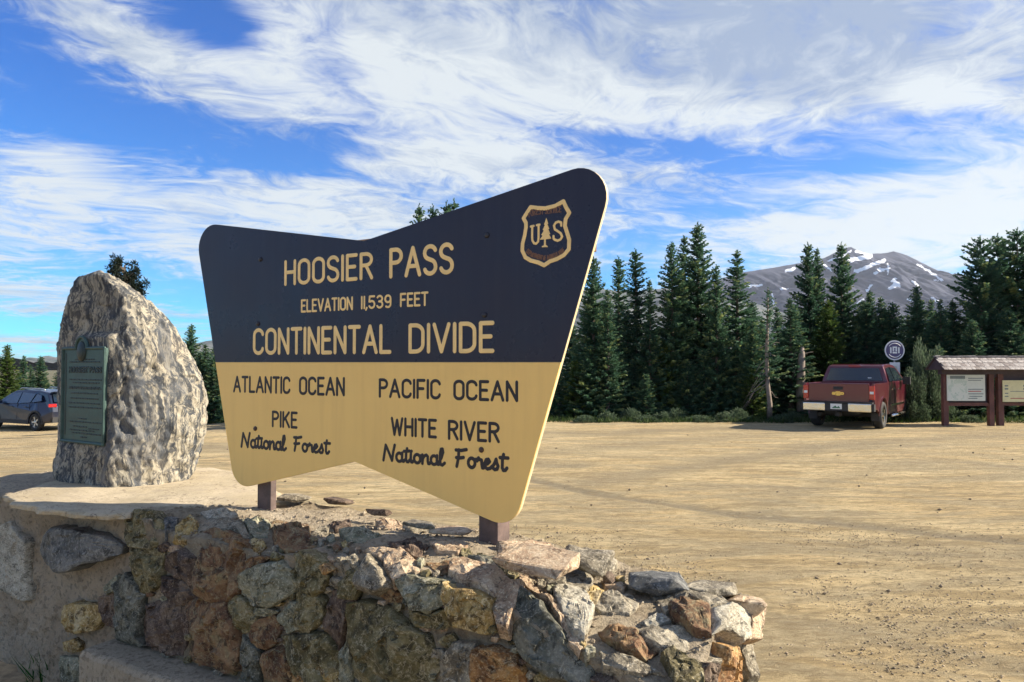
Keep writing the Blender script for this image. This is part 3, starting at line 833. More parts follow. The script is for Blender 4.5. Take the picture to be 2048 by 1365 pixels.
for k in range(9000):
    u, v = rnd.uniform(245, 1500), rnd.uniform(1015, 1372)
    if v < 1045 + max(0, u - 560) * .16 or u > 1180: continue
    if any(inside(u, v, P) for P in USED): continue
    d = min(edge_dist(u, v, P) for P in USED)
    for (cu, cv, cr) in chips: d = min(d, math.hypot(u - cu, v - cv) - cr)
    if d < 5 or len(chips) > 80: continue
    r = min(d * 1.15, rnd.uniform(9, 26)); chips.append((u, v, r))
    nn = rnd.choice((4, 5, 5, 6)); a0 = rnd.random() * 6
    pts = [(u + r * math.cos(a0 + 6.283 * j / nn + rnd.uniform(-.3, .3)) * rnd.uniform(.8, 1.25), v + r * math.sin(a0 + 6.283 * j / nn) * rnd.uniform(.55, .95)) for j in range(nn)]
    set_stone(lambda p: p, pts, rnd.choice(('olive', 'grey', 'tan', 'green', 'rust', 'purple', 'ochre', 'grey', 'olive')), rnd.uniform(.008, .028), nf=4, tilt=.4, rug=.3)
L1 = [
 ([(0,290),(60,270),(110,320),(160,380),(165,680),(150,690),(0,625)], 'pale', .03, .0),
 ([(300,400),(345,300),(390,275),(500,290),(620,330),(695,390),(690,430),(620,465),(560,470),(500,510),(430,520),(360,490),(310,450)], 'blue', .14, .30),
 ([(370,800),(400,740),(480,715),(570,740),(590,800),(560,870),(470,890),(400,870)], 'ochre', .07, .5),
 ([(380,950),(440,930),(480,960),(470,1000),(380,1000)], 'ochre', .03, .3),
 ([(590,690),(660,670),(680,740),(670,860),(620,840),(600,780)], 'purple', .025, .3),
 ([(360,1040),(480,1050),(490,1180),(380,1180)], 'green', .03, .3),
 ([(620,640),(690,560),(690,640),(640,670)], 'green', .03, .3),
]
for pts, kind, H, tl in L1:
    set_stone(Z1, pts, kind, H, nf=5, tilt=tl, bvh=left_bvh, parent=retain, jag=.05, rug=.08 if kind in ('pale', 'blue') else .35)
# stones below the picture's lower edge, so the wall is complete to the ground
for i in range(15):
    for j in range(4):
        s0 = -.3 + i * .185 + (j % 2) * .09; z0 = .12 + j * .18
        if z0 > .62 and s0 < .6: continue
        if s0 < .62 and z0 > .42: continue
        c = wp(s0, .44, z0); pts = []
        for k in range(8):
            a = 2 * PI * k / 8; r = rnd.uniform(.75, 1.05)
            pts.append(c + EV * math.cos(a) * .095 * r + Vector((0, 0, 1)) * math.sin(a) * .088 * r)
        facet_stone(pts, NV, rnd.uniform(.03, .06), RM[rnd.choice(list(RM))], wall, 'stone', 5, .4, .004, 900 + i * 7 + j)
# free cap stones along the back edge that make the skyline of the wall
def hull_rock(c, dims, rz, mat, parent, seed, name='stone', tiltx=0.0):
    rr = random.Random(seed)
    bm = bmesh.new()
    for k in range(26):
        v = Vector((rr.uniform(-1, 1), rr.uniform(-1, 1), rr.uniform(-1, 1)))
        mx = max(abs(v.x), abs(v.y), abs(v.z)); v = v / mx * rr.uniform(.82, 1.0)
        bm.verts.new((v.x * dims[0] / 2, v.y * dims[1] / 2, v.z * dims[2] / 2))
    g = bmesh.ops.convex_hull(bm, input=bm.verts)
    bmesh.ops.delete(bm, geom=[e for e in g['geom_interior'] if isinstance(e, bmesh.types.BMVert)], context='VERTS')
    bmesh.ops.bevel(bm, geom=list(bm.edges), offset=min(dims) * .06, segments=1, affect='EDGES')
    bmesh.ops.triangulate(bm, faces=bm.faces)
    bmesh.ops.subdivide_edges(bm, edges=bm.edges, cuts=1)
    M = Matrix.Translation(Vector(c)) @ Matrix.Rotation(rz, 4, 'Z') @ Matrix.Rotation(tiltx, 4, 'X')
    for v in bm.verts:
        q = M @ v.co; v.co = q + noise.noise_vector(q * 22) * min(dims) * .10
    me = bpy.data.meshes.new(name); bm.to_mesh(me); bm.free()
    me.transform(Matrix.Translation(-parent.location))
    return link(name, me, mat, parent)
WRZ = math.atan2(EV.y, EV.x)
for (u, v, y, d, k, a) in [(1172, 1121, 2.86, (.21, .16, .075), 'grey', .1), (1075, 1118, 2.72, (.30, .2, .06), 'tan', 0),
                        (1318, 1167, 2.80, (.24, .17, .075), 'blue', .25), (1425, 1182, 2.80, (.19, .15, .05), 'grey', .2),
                        (1220, 1157, 2.85, (.045, .05, .045), 'purple', 0), (1240, 1160, 2.86, (.04, .04, .035), 'ochre', .4),
                        (1492, 1212, 2.76, (.16, .14, .06), 'tan', .3), (757, 1023, 3.62, (.16, .06, .03), 'purple', .1),
                        (675, 1003, 3.95, (.2, .09, .03), 'purple', -.1), (840, 1050, 3.3, (.16, .09, .03), 'grey', 0),
                        (590, 995, 4.0, (.18, .1, .03), 'grey', .2), (900, 1062, 3.25, (.2, .1, .025), 'tan', .2)]:
    hull_rock(at_y(u, v, y), d, WRZ + a, RM[k], wall, int(u), tiltx=R(rnd.uniform(-8, 8)))
# pebbles and mortar crumbs bedded in the rough top: too many and too small to pick apart
V, Fc = [], []
for i in range(1000):
    s, w_ = rnd.uniform(-.4, 2.38), rnd.uniform(-.22, .43)
    p, n_, _, _ = core_bvh.ray_cast(wp(s, w_, 2.0), Vector((0, 0, -1)))
    if p is None: continue
    r = rnd.uniform(.003, .010) if rnd.random() < .93 else rnd.uniform(.010, .016)
    q = Matrix.Rotation(rnd.random() * 6, 3, 'Z') @ Matrix.Rotation(rnd.random(), 3, 'X')
    k = len(V); V += [tuple(p + q @ Vector((x * r * rnd.uniform(.7, 1.5), y_ * r * rnd.uniform(.6, 1.2), z_ * r * .8))) for x, y_, z_ in SV.tolist()]
    Fc += [tuple(int(a) + k for a in f) for f in SF]
gm = rockmat('chippings', [(.17, .13, .085), (.28, .22, .15), (.40, .33, .23), (.47, .40, .29)], 30)
o = wlink('chippings', mesh('chippings', V, Fc), gm, wall); o['kind'] = 'stuff'

# concrete slab on the terrace, with the fill below it
def poly_slab(name, pts, z0, z1, mat, parent=None, jit=.01, sub=.06):
    """thick slab with a subdivided, slightly broken edge"""
    out = []
    n = len(pts)
    for i in range(n):
        p, q = Vector(pts[i]), Vector(pts[(i + 1) % n]); k = max(1, int((q - p).length / sub))
        out += [p + (q - p) * (j / k) for j in range(k)]
    c = sum(out, Vector((0, 0))) / len(out)
    V = []; K = len(out)
    lv = [(z0, 1.0, -.012), (z0 + .004, 1, 0), (z1 - .012, 1, 0), (z1 - .003, 1, -.006), (z1, 1, -.02)]
    for z, _, ins in lv:
        for p in out:
            d = (p - c).normalized(); e = (noise.noise(Vector((p.x * 4, p.y * 4, 2))) + noise.noise(Vector((p.x * 17, p.y * 17, z * 30))) * .6) * jit
            V.append((p.x + d.x * (ins + e), p.y + d.y * (ins + e), z + noise.noise(Vector((p.x * 5, p.y * 5, 3))) * .004))
    rings = 14
    for r in range(1, rings):
        f = 1 - r / rings
        for p in out:
            x, y = c.x + (p.x - c.x) * f * .985, c.y + (p.y - c.y) * f * .985
            V.append((x, y, z1 + noise.noise(Vector((x * 3, y * 3, 1))) * .009 + noise.noise(Vector((x * 14, y * 14, 1))) * .003))
    V.append((c.x, c.y, z1))
    L = len(lv) + rings - 1
    Fc = [tuple(range(K - 1, -1, -1))]
    for i in range(L - 1):
        for j in range(K): Fc.append((i * K + j, i * K + (j + 1) % K, (i + 1) * K + (j + 1) % K, (i + 1) * K + j))
    for j in range(K): Fc.append(((L - 1) * K + j, (L - 1) * K + (j + 1) % K, L * K))
    me = mesh(name, V, Fc)
    bm = bmesh.new(); bm.from_mesh(me); bmesh.ops.recalc_face_normals(bm, faces=bm.faces); bm.to_mesh(me); bm.free()
    me.polygons.foreach_set('use_smooth', [p.normal.z > .9 for p in me.polygons])
    return link(name, me, mat, parent)
m, nt, b = newmat('old_concrete')
tco = nd(nt, 'ShaderNodeTexCoord').outputs['Object']
a = tnoise(nt, tco, 2.4, 8, .65); g = tnoise(nt, tco, 60, 5, .8); g2 = tnoise(nt, tco, 9, 8, .7)
c = mix(nt, ss(nt, a, .35, .65), (.39, .325, .215), (.51, .43, .30))
c = mix(nt, ss(nt, g2, .50, .62, 0, .6), c, (.36, .30, .22))
crk = tnoise(nt, tco, 2.0, 6, .6, .4); c = mix(nt, ss(nt, mth(nt, 'ABSOLUTE', mth(nt, 'SUBTRACT', crk, .5)), .006, .001, 0, .75), c, (.13, .10, .075))
c = mix(nt, ss(nt, g, .52, .68, 0, .75), c, (.22, .18, .12)); c = mix(nt, ss(nt, g, .44, .30, 0, .5), c, (.72, .63, .47))
nt.links.new(c, b.inputs['Base Color']); b.inputs['Roughness'].default_value = .93; b.inputs['Specular IOR Level'].default_value = .2
nt.links.new(nd(nt, 'ShaderNodeBump', {'Strength': .5, 'Distance': .008, 'Height': g}).outputs[0], b.inputs['Normal'])
CONC = m
def zp(u, v, z=TOPZ): p = at_z(u, v, z); return (p.x, p.y)
edge = [zp(14, 990), zp(22, 1004), zp(80, 1018), zp(150, 1026), zp(215, 1031), zp(262, 1026), zp(300, 1015), zp(420, 1012), zp(505, 1010), (-1.18, 4.02), (-1.42, 4.45), (-1.75, 5.0), (-2.15, 5.35), (-2.65, 5.35), zp(118, 958), zp(90, 966)]
slab = poly_slab('concrete_slab', edge, TOPZ - .030, TOPZ + .003, CONC, jit=.034, sub=.03)
tag(slab, 'cracked pale concrete slab under the tall boulder, behind the sign wall', 'slab')
fill = MB(); k = len(edge); cc = (sum(p[0] for p in edge) / k, sum(p[1] for p in edge) / k)
fp = [(cc[0] + (x - cc[0]) * .93, cc[1] + (y - cc[1]) * .93) for x, y in edge]
def clip_w(x, y):
    w_ = (Vector((x, y, 0)) - P0).dot(NV); k_ = max(0, w_ - .27); return x - NV.x * k_, y - NV.y * k_
fp = [clip_w(x, y) for x, y in fp]
fill.add([(x, y, z) for z in (-.1, TOPZ - .045) for x, y in fp], [tuple(range(k - 1, -1, -1)), tuple(range(k, 2 * k))] + [(i, (i + 1) % k, (i + 1) % k + k, i + k) for i in range(k)])
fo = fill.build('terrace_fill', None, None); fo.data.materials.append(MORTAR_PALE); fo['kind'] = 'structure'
# concrete step at the foot of the wall
stp = thing('concrete_step', 'long weathered concrete step at the foot of the stone wall', 'step', wp(.3, .5, 0))
V = []; Fc = []
NS = 70; prof = [(.40, 0.0), (.625, 0.0), (.622, .25), (.618, .535), (.606, .553), (.59, .560), (.52, .563), (.40, .565)]
for i in range(NS + 1):
    s = -.56 + i * 2.2 / NS
    for (w_, z) in prof:
        q = wp(s, w_, z); V.append(q + noise.noise_vector(q * 9) * .008 + noise.noise_vector(q * 30) * .003)
n_ = len(prof)
for i in range(NS):
    for j in range(n_ - 1): Fc.append((i * n_ + j, (i + 1) * n_ + j, (i + 1) * n_ + j + 1, i * n_ + j + 1))
Fc += [tuple(range(n_)), tuple(NS * n_ + j for j in range(n_ - 1, -1, -1))]
me = mesh('step_block', V, Fc)
bm = bmesh.new(); bm.from_mesh(me); bmesh.ops.recalc_face_normals(bm, faces=bm.faces); bm.to_mesh(me); bm.free()
CONC2 = mortar_mat('stained_concrete', (.46, .38, .27), (.62, .52, .38), (.26, .20, .13))
me.transform(Matrix.Translation(-stp.location)); link('step_block', me, CONC2, stp)
# raised soil in front of the retaining wall
tt = np.linspace(0, 1, 50); A, B_ = np.meshgrid(-3.4 + 3.4 * tt, .30 + 1.9 * tt, indexing='ij')
base = np.array(P0); e_ = np.array(EV); n__ = np.array(NV)
Pt = base + A[..., None] * e_ + B_[..., None] * n__
Pt[..., 2] = .17 - .13 * sstep(A, -1.6, -.2) - .1 * sstep(B_, .6, 2.1) + .05 * sstep(-A, 1.2, 2.6) + (fbm(A * 3, B_ * 3, 4, 2) - .5) * .05
SOIL = basic('brown_soil', (.36, .26, .145), .95, var=.4, scale=14, bump=.8, bscale=50)
tag(link('soil', grid_mesh('soil', Pt.reshape(-1, 3), 50, 50), SOIL), kind='structure')

# ------------------------------------------------------------------ BOULDER with its bronze plaque
SILH = [(986, 122, 372, 226), (975, 118, 378, 224), (955, 118, 384, 224), (930, 119, 390, 226), (900, 124, 398, 228), (880, 127, 403, 230), (850, 128, 407, 232), (800, 128, 405, 236), (760, 127, 396, 240),
        (720, 127, 380, 244), (690, 127, 366, 246), (660, 129, 352, 248), (640, 131, 340, 250), (620, 136, 322, 250), (600, 143, 300, 246), (585, 149, 280, 240), (570, 156, 250, 226), (560, 165, 232, 208), (555, 176, 216, 196), (552, 188, 205, 196)]
NL, NA = 150, 170
sv_ = np.array(SILH, dtype=float)[::-1]
vs = np.linspace(986, 552, NL)
V = []
def spl(P, k):
    """closed smooth curve through control points with given sharpness"""
    P = [np.array(p) for p in P]; out = []
    n = len(P)
    for i in range(n):
        p0, p1, p2, p3 = P[i - 1], P[i], P[(i + 1) % n], P[(i + 2) % n]
        for j in range(k):
            t = j / k
            out.append(.5 * ((2 * p1) + (-p0 + p2) * t + (2 * p0 - 5 * p1 + 4 * p2 - p3) * t * t + (-p0 + 3 * p1 - 3 * p2 + p3) * t ** 3))
    return out
for v in vs:
    xl, xr, xf = (np.interp(v, sv_[:, 0], sv_[:, i]) for i in (1, 2, 3))
    t = (986 - v) / 434
    shr = min(1.0, (xr - xl) / 250)
    yf = 4.46 + .10 * t + .12 * (1 - shr)
    yl = yf + .30 * shr; yr = yf + .40 * shr
    yb = yf + .72 * shr
    Fp = at_y(xf, v, yf); L = at_y(xl, v, yl); Rp = at_y(xr, v, yr)
    z = Fp.z
    Lb = at_y(xl + 18 * shr, v, yb); Rb = at_y(xr - 30 * shr, v, yb + .02)
    mLF = at_y(xl + (xf - xl) * .5, v, yl * .5 + yf * .5 - .015 * shr); mFR = at_y(xf + (xr - xf) * .55, v, yf * .45 + yr * .55 - .09 * shr)
    ctl = [L, mLF, Fp, mFR, Rp, Rb, Lb]
    C = spl([(c.x, c.y) for c in ctl], 24)
    V.append([(p[0], p[1], z) for p in C])
V = np.array(V); NL, NA = V.shape[:2]
cent = V[-1].mean(0)
PV = V.reshape(-1, 3)
new = np.empty_like(PV)
for i, p in enumerate(PV):
    q = Vector(p); li = i // NA
    cx = V[li].mean(0); d = Vector((p[0] - cx[0], p[1] - cx[1], .25 if li > NL - 20 else 0)); d.normalize()
    left = max(0.0, -d.dot(Vector((.57, .82, 0))) * -1)
    plaque_side = d.dot(NV) > .80
    g = Vector((q.x * 4 + q.z * 1.1, q.y * 4, q.z * 1.5))
    r1 = 1 - abs(noise.noise(g * 1.9)) * 2; r2 = 1 - abs(noise.noise(g * 4.6 + Vector((3, 1, 7)))) * 2; r3 = noise.noise(g * 11)
    amp = .012 if (plaque_side and -0.05 < (p[2] - 1.4) < .75) else .034
    g2_ = Vector((q.x * 15 + q.z * 3, q.y * 15, q.z * 4.5)); vp_, vt_ = noise.voronoi(Vector((q.x * 4.2, q.y * 4.2, q.z * 2.1)) + noise.noise_vector(q * 5) * .25)
    vc_ = noise.cell_vector(vt_[0] * 9.7 + Vector((.3, .3, .3))); vd_ = Vector((q.x * 4.2, q.y * 4.2, q.z * 2.1)) - vt_[0]
    fac_ = vd_.dot(vc_ - Vector((.5, .5, .5))) * (.050 if amp > .02 else .015)
    h = fac_ + amp * (r1 * .55 + r2 * .45 - .45) * .75 + .010 * r3 + .010 * (1 - abs(noise.noise(g2_)) * 2.4) + .008 * noise.noise(q * 30)
    new[i] = np.array(q + d * h)
top = Vector(new.reshape(NL, NA, 3)[-1].mean(0)) + Vector((0, 0, .012))
FcQ = []
for i in range(NL - 1):
    for j in range(NA): FcQ.append((i * NA + j, i * NA + (j + 1) % NA, (i + 1) * NA + (j + 1) % NA, (i + 1) * NA + j))
for j in range(NA): FcQ.append(((NL - 1) * NA + j, (NL - 1) * NA + (j + 1) % NA, NL * NA))
boulder = thing('monument_boulder', 'tall streaked grey boulder with a bronze plaque, standing on the concrete slab', 'boulder', (-2.5, 4.75, TOPZ))
me = mesh('boulder', [tuple(p) for p in new] + [tuple(top)], FcQ, True)
bm = bmesh.new(); bm.from_mesh(me); bmesh.ops.recalc_face_normals(bm, faces=bm.faces)
b_bvh = BVHTree.FromBMesh(bm); bm.to_mesh(me); bm.free()
rock_me = me
m, nt, b = newmat('banded_gneiss')
tco = nd(nt, 'ShaderNodeTexCoord').outputs['Object']
sx = nd(nt, 'ShaderNodeMapping', {'Vector': tco, 'Rotation': (R(6), R(24), 0), 'Scale': (1.0, 1.0, .22)}).outputs[0]
wv = nd(nt, 'ShaderNodeTexNoise', {'Vector': tco, 'Scale': 3.5, 'Detail': 4.0})
sxw = nd(nt, 'ShaderNodeVectorMath', {0: wv.outputs[1], 1: (.22, .22, .22), 2: sx}, operation='MULTIPLY_ADD').outputs[0]
b1 = tnoise(nt, sxw, 15, 10, .70, .7); b2 = tnoise(nt, sxw, 38, 8, .75, .5); b3 = tnoise(nt, tco, 70, 6, .8); b4 = tnoise(nt, tco, 3.0, 5, .6)
c = mix(nt, ss(nt, b1, .43, .53), (.065, .072, .08), (.37, .335, .26))
c = mix(nt, ss(nt, b2, .49, .57, 0, .88), c, (.042, .048, .058))
c = mix(nt, ss(nt, b2, .45, .36, 0, .75), c, (.50, .47, .39))
c = mix(nt, ss(nt, b3, .56, .70, 0, .6), c, (.07, .07, .075))
c = mix(nt, ss(nt, b3, .42, .30, 0, .3), c, (.52, .49, .42))
c = mix(nt, ss(nt, b4, .52, .68, 0, .18), c, (.35, .26, .14)); b5 = tnoise(nt, sxw, 5, 4, .5, .6)
c = mix(nt, ss(nt, b5, .52, .62, 0, .6), c, (.10, .11, .125))
nt.links.new(c, b.inputs['Base Color']); b.inputs['Roughness'].default_value = .8; b.inputs['Specular IOR Level'].default_value = .3
h = mth(nt, 'ADD', mth(nt, 'MULTIPLY', b1, 1.6), mth(nt, 'ADD', mth(nt, 'MULTIPLY', b2, 1.0), mth(nt, 'MULTIPLY', b3, .25)))
nt.links.new(nd(nt, 'ShaderNodeBump', {'Strength': .8, 'Distance': .018, 'Height': h}).outputs[0], b.inputs['Normal'])
ROCKM = m

# ------------------------------------------------------------------ stroke lettering (routed sign alphabet)
def arc(cx, cy, rx, ry, a0, a1, k=10):
    return [(cx + rx * math.cos(R(a0 + (a1 - a0) * i / k)), cy + ry * math.sin(R(a0 + (a1 - a0) * i / k))) for i in range(k + 1)]
def oval(w_, k=5):  # tall rounded-rectangle O
    r = w_ / 2; e = r * 1.0
    return arc(r, 1 - e, r, e, 0, 180, 10) + arc(r, e, r, e, 180, 360, 10) + [(w_, 1 - e)]
W_ = .46
r_ = W_ / 2
G = {
 'A': (.54, [[(0, 0), (.27, 1), (.54, 0)], [(.10, .33), (.44, .33)]]),
 'C': (W_, [arc(r_, 1 - r_, r_, r_, 10, 180) + arc(r_, r_, r_, r_, 180, 350)]),
 'D': (W_, [[(0, 0), (0, 1)] + arc(W_ * .4, 1 - W_ * .6, W_ * .6, W_ * .6, 90, 0, 8) + arc(W_ * .4, W_ * .6, W_ * .6, W_ * .6, 0, -90, 8) + [(0, 0)]]),
 'E': (.38, [[(.38, 1), (0, 1), (0, 0), (.38, 0)], [(0, .52), (.32, .52)]]),
 'F': (.38, [[(.38, 1), (0, 1), (0, 0)], [(0, .52), (.32, .52)]]),
 'G': (W_, [arc(r_, 1 - r_, r_, r_, 10, 180) + arc(r_, r_, r_, r_, 180, 360) + [(W_, .42), (W_ * .55, .42)]]),
 'H': (.44, [[(0, 0), (0, 1)], [(.44, 0), (.44, 1)], [(0, .52), (.44, .52)]]),
 'I': (0.0, [[(0, 0), (0, 1)]]),
 'K': (.46, [[(0, 0), (0, 1)], [(.44, 1), (0, .40)], [(.16, .60), (.46, 0)]]),
 'L': (.38, [[(0, 1), (0, 0), (.38, 0)]]),
 'M': (.58, [[(0, 0), (0, 1), (.29, .35), (.58, 1), (.58, 0)]]),
 'N': (.46, [[(0, 0), (0, 1), (.46, 0), (.46, 1)]]),
 'O': (W_, [oval(W_)]),
 'P': (.43, [[(0, 0), (0, 1), (.20, 1)] + arc(.20, .755, .23, .245, 90, -90, 10) + [(0, .51)]]),
 'R': (.44, [[(0, 0), (0, 1), (.20, 1)] + arc(.20, .765, .23, .235, 90, -90, 10) + [(0, .53)], [(.20, .53), (.44, 0)]]),
 'S': (.43, [arc(.215, .765, .215, .235, 20, 180, 9) + arc(.215, .765, .215, .235, 180, 255, 4) + arc(.215, .235, .215, .265, 80, 0, 6) + arc(.215, .235, .215, .235, 0, -160, 9)]),
 'T': (.44, [[(0, 1), (.44, 1)], [(.22, 1), (.22, 0)]]),
 'U': (W_, [[(0, 1)] + arc(r_, r_, r_, r_, 180, 360) + [(W_, 1)]]),
 'V': (.50, [[(0, 1), (.25, 0), (.50, 1)]]),
 'W': (.66, [[(0, 1), (.165, 0), (.33, .9), (.495, 0), (.66, 1)]]),
 '1': (.0, [[(0, 0), (0, 1)]]),
 '5': (.40, [[(.38, 1), (.03, 1), (0, .56)] + arc(.19, .30, .21, .30, 120, -150, 12)]),
 '3': (.40, [arc(.19, .76, .19, .24, 150, -80, 9) + [(.14, .53)], [(.14, .53)] + arc(.19, .27, .21, .27, 80, -150, 10)]),
 '9': (.40, [arc(.20, .71, .20, .29, 0, 360, 16) + [(.40, .5)] + arc(.20, .26, .20, .26, 0, -130, 9)]),
 ',': (.02, [[(.03, .03), (-.03, -.14)]]),
}
def word_strokes(word, gap=.20):
    x = 0; out = []
    for i, ch in enumerate(word):
        g = G[ch]
        if i: x += gap if ch != ',' else gap * .8
        for pl in g[1]: out.append([(px + x, py) for px, py in pl])
        x += g[0]
    return out, x
def stroke_mesh(strokes, rad, h, place, nosplit=False):
    """ridge-topped strokes with round ends; place(x, y, height) -> world"""
    V = []; Fc = []
    cs = [(-1, 0), (-.72, .75), (0, 1), (.72, .75), (1, 0)]
    for pl in strokes:
        pts = [Vector((p[0], p[1])) for p in pl]
        pts = [p for i, p in enumerate(pts) if i == 0 or (p - pts[i - 1]).length > 1e-5]
        if len(pts) < 2: continue
        cut = [i for i in range(1, len(pts) - 1) if (pts[i] - pts[i - 1]).angle(pts[i + 1] - pts[i]) > R(50)] if len(pts) > 2 else []
        if cut and not nosplit:       # sharp corners: each leg is a stroke of its own with a round end
            ends = [0] + cut + [len(pts) - 1]
            for a_, b_ in zip(ends[:-1], ends[1:]):
                v_, f_ = stroke_mesh([[tuple(q) for q in pts[a_:b_ + 1]]], rad, h, place, True)
                k = len(V); V += v_; Fc += [tuple(i + k for i in f) for f in f_]
            continue
        closed = (pts[0] - pts[-1]).length < 1e-4
        segs = []
        n = len(pts)
        for i, p in enumerate(pts):
            d0 = (p - pts[i - 1]).normalized() if i else None
            d1 = (pts[i + 1] - p).normalized() if i < n - 1 else None
            if closed and i == 0: d0 = (p - pts[-2]).normalized()
            if closed and i == n - 1: d1 = (pts[1] - p).normalized()
            if d0 is None: d0 = d1
            if d1 is None: d1 = d0
            t = d0 + d1
            if t.length < .3: t = d0
            t.normalize(); nn = Vector((-t.y, t.x)); cosv = max(.35, nn.dot(Vector((-d0.y, d0.x))))
            segs.append((p, t, nn, 1 / cosv if cosv > .5 else 1.4, 1.0))
        if not closed:
            s0, s1 = segs[0], segs[-1]
            pre = [(s0[0] - s0[1] * rad * math.sin(R(a)), s0[1], s0[2], 1, max(.04, math.cos(R(a)))) for a in (89, 60, 30)]
            post = [(s1[0] + s1[1] * rad * math.sin(R(a)), s1[1], s1[2], 1, max(.04, math.cos(R(a)))) for a in (30, 60, 89)]
            segs = pre + segs + post
        k = len(V)
        for (p, t, nn, mt, wd) in segs:
            for (a, b_) in cs:
                q = p + nn * (a * rad * mt * wd); V.append(place(q.x, q.y, b_ * h * (.3 + .7 * wd)))
        for i in range(len(segs) - 1):
            for j in range(4):
                a = k + i * 5 + j; Fc.append((a, a + 1, a + 6, a + 5))
    return V, Fc

# ------------------------------------------------------------------ THE SIGN
ZV = Vector((0, 0, 1))
SO = Q0 + Vector((0, 0, EYE))          # origin of the sign's own plane coordinates (s along, t up)
def sgn(u, v):
    p = on_plane(u, v, SO, NV); d = p - SO
    return d.dot(EV), d.z
def spt(s, t, h=0.0): return SO + EV * s + ZV * t + NV * h
sign = thing('forest_sign', 'large butterfly-shaped pass sign, dark blue above and tan below, on two posts', 'sign', SO + EV * (-.97) - ZV * .757)
def slink(name, V, Fc, mat, parent=None, smooth=False):
    par = parent or sign
    base = par.location if par.parent is None else par.parent.location
    me = mesh(name, [Vector(v) - sign.location for v in V], Fc, smooth)
    o = link(name, me, mat, par); return o
def round_poly(P, rad):
    out = []
    n = len(P)
    for i in range(n):
        p0, p1, p2 = Vector(P[i - 1]), Vector(P[i]), Vector(P[(i + 1) % n]); r = rad[i]
        if r <= 0: out.append(tuple(p1)); continue
        a = (p0 - p1).normalized(); b = (p2 - p1).normalized(); ang = a.angle(b); d = r / math.tan(ang / 2)
        c = p1 + (a + b).normalized() * (r / math.sin(ang / 2))
        s = p1 + a * d; e = p1 + b * d
        a0 = math.atan2(s.y - c.y, s.x - c.x); a1 = math.atan2(e.y - c.y, e.x - c.x)
        while a1 - a0 > PI: a1 -= 2 * PI
        while a1 - a0 < -PI: a1 += 2 * PI
        out += [(c.x + r * math.cos(a0 + (a1 - a0) * k / 10), c.y + r * math.sin(a0 + (a1 - a0) * k / 10)) for k in range(11)]
    return out
# straight edges of the outline, intersected for the sharp corners
def isect(p1, p2, p3, p4):
    x1, y1 = p1; x2, y2 = p2; x3, y3 = p3; x4, y4 = p4
    d = (x1 - x2) * (y3 - y4) - (y1 - y2) * (x3 - x4)
    a = x1 * y2 - y1 * x2; b = x3 * y4 - y3 * x4
    return ((a * (x3 - x4) - (x1 - x2) * b) / d, (a * (y3 - y4) - (y1 - y2) * b) / d)
TL1, TL2 = sgn(440, 450), sgn(728, 482)
TR1, TR2 = sgn(728, 482), sgn(1152, 336)
RE1, RE2 = sgn(1206, 425), sgn(1042, 1010)
BR1, BR2 = sgn(975, 1039), sgn(709, 924)
BL1, BL2 = sgn(709, 924), sgn(520, 968)
LE1, LE2 = sgn(462, 930), sgn(398, 510)
cTL = isect(TL1, TL2, LE1, LE2); cTR = isect(TR1, TR2, RE1, RE2); cBR = isect(BR1, BR2, RE1, RE2); cBL = isect(BL1, BL2, LE1, LE2)
outline = [cTL, TL2, cTR, cBR, BL1, cBL]
ro = round_poly(outline, [.125, 0, .125, .115, 0, .115])
tm = (sgn(437, 725)[1] + sgn(1118, 725)[1]) / 2
def clip(P, t0, keep_above):
    out = []
    n = len(P)
    for i in range(n):
        a, b = P[i], P[(i + 1) % n]
        ina = (a[1] >= t0) == keep_above; inb = (b[1] >= t0) == keep_above
        if ina: out.append(a)
        if ina != inb:
            k = (t0 - a[1]) / (b[1] - a[1]); out.append((a[0] + (b[0] - a[0]) * k, t0))
    return out
def plate(name, P, h0, h1, mat, edge=.0015):
    n = len(P)
    c = Vector((sum(p[0] for p in P) / n, sum(p[1] for p in P) / n))
    V = []
    for h in (h0, h1):
        for p in P: V.append(spt(p[0], p[1], h))
    Fc = [tuple(range(n - 1, -1, -1)), tuple(range(n, 2 * n))] + [(i, (i + 1) % n, (i + 1) % n + n, i + n) for i in range(n)]
    me = mesh(name, [v - sign.location for v in V], Fc)
    bm = bmesh.new(); bm.from_mesh(me); bmesh.ops.recalc_face_normals(bm, faces=bm.faces); bmesh.ops.triangulate(bm, faces=[f for f in bm.faces if len(f.verts) > 4]); bm.to_mesh(me); bm.free()
    return link(name, me, mat, sign)
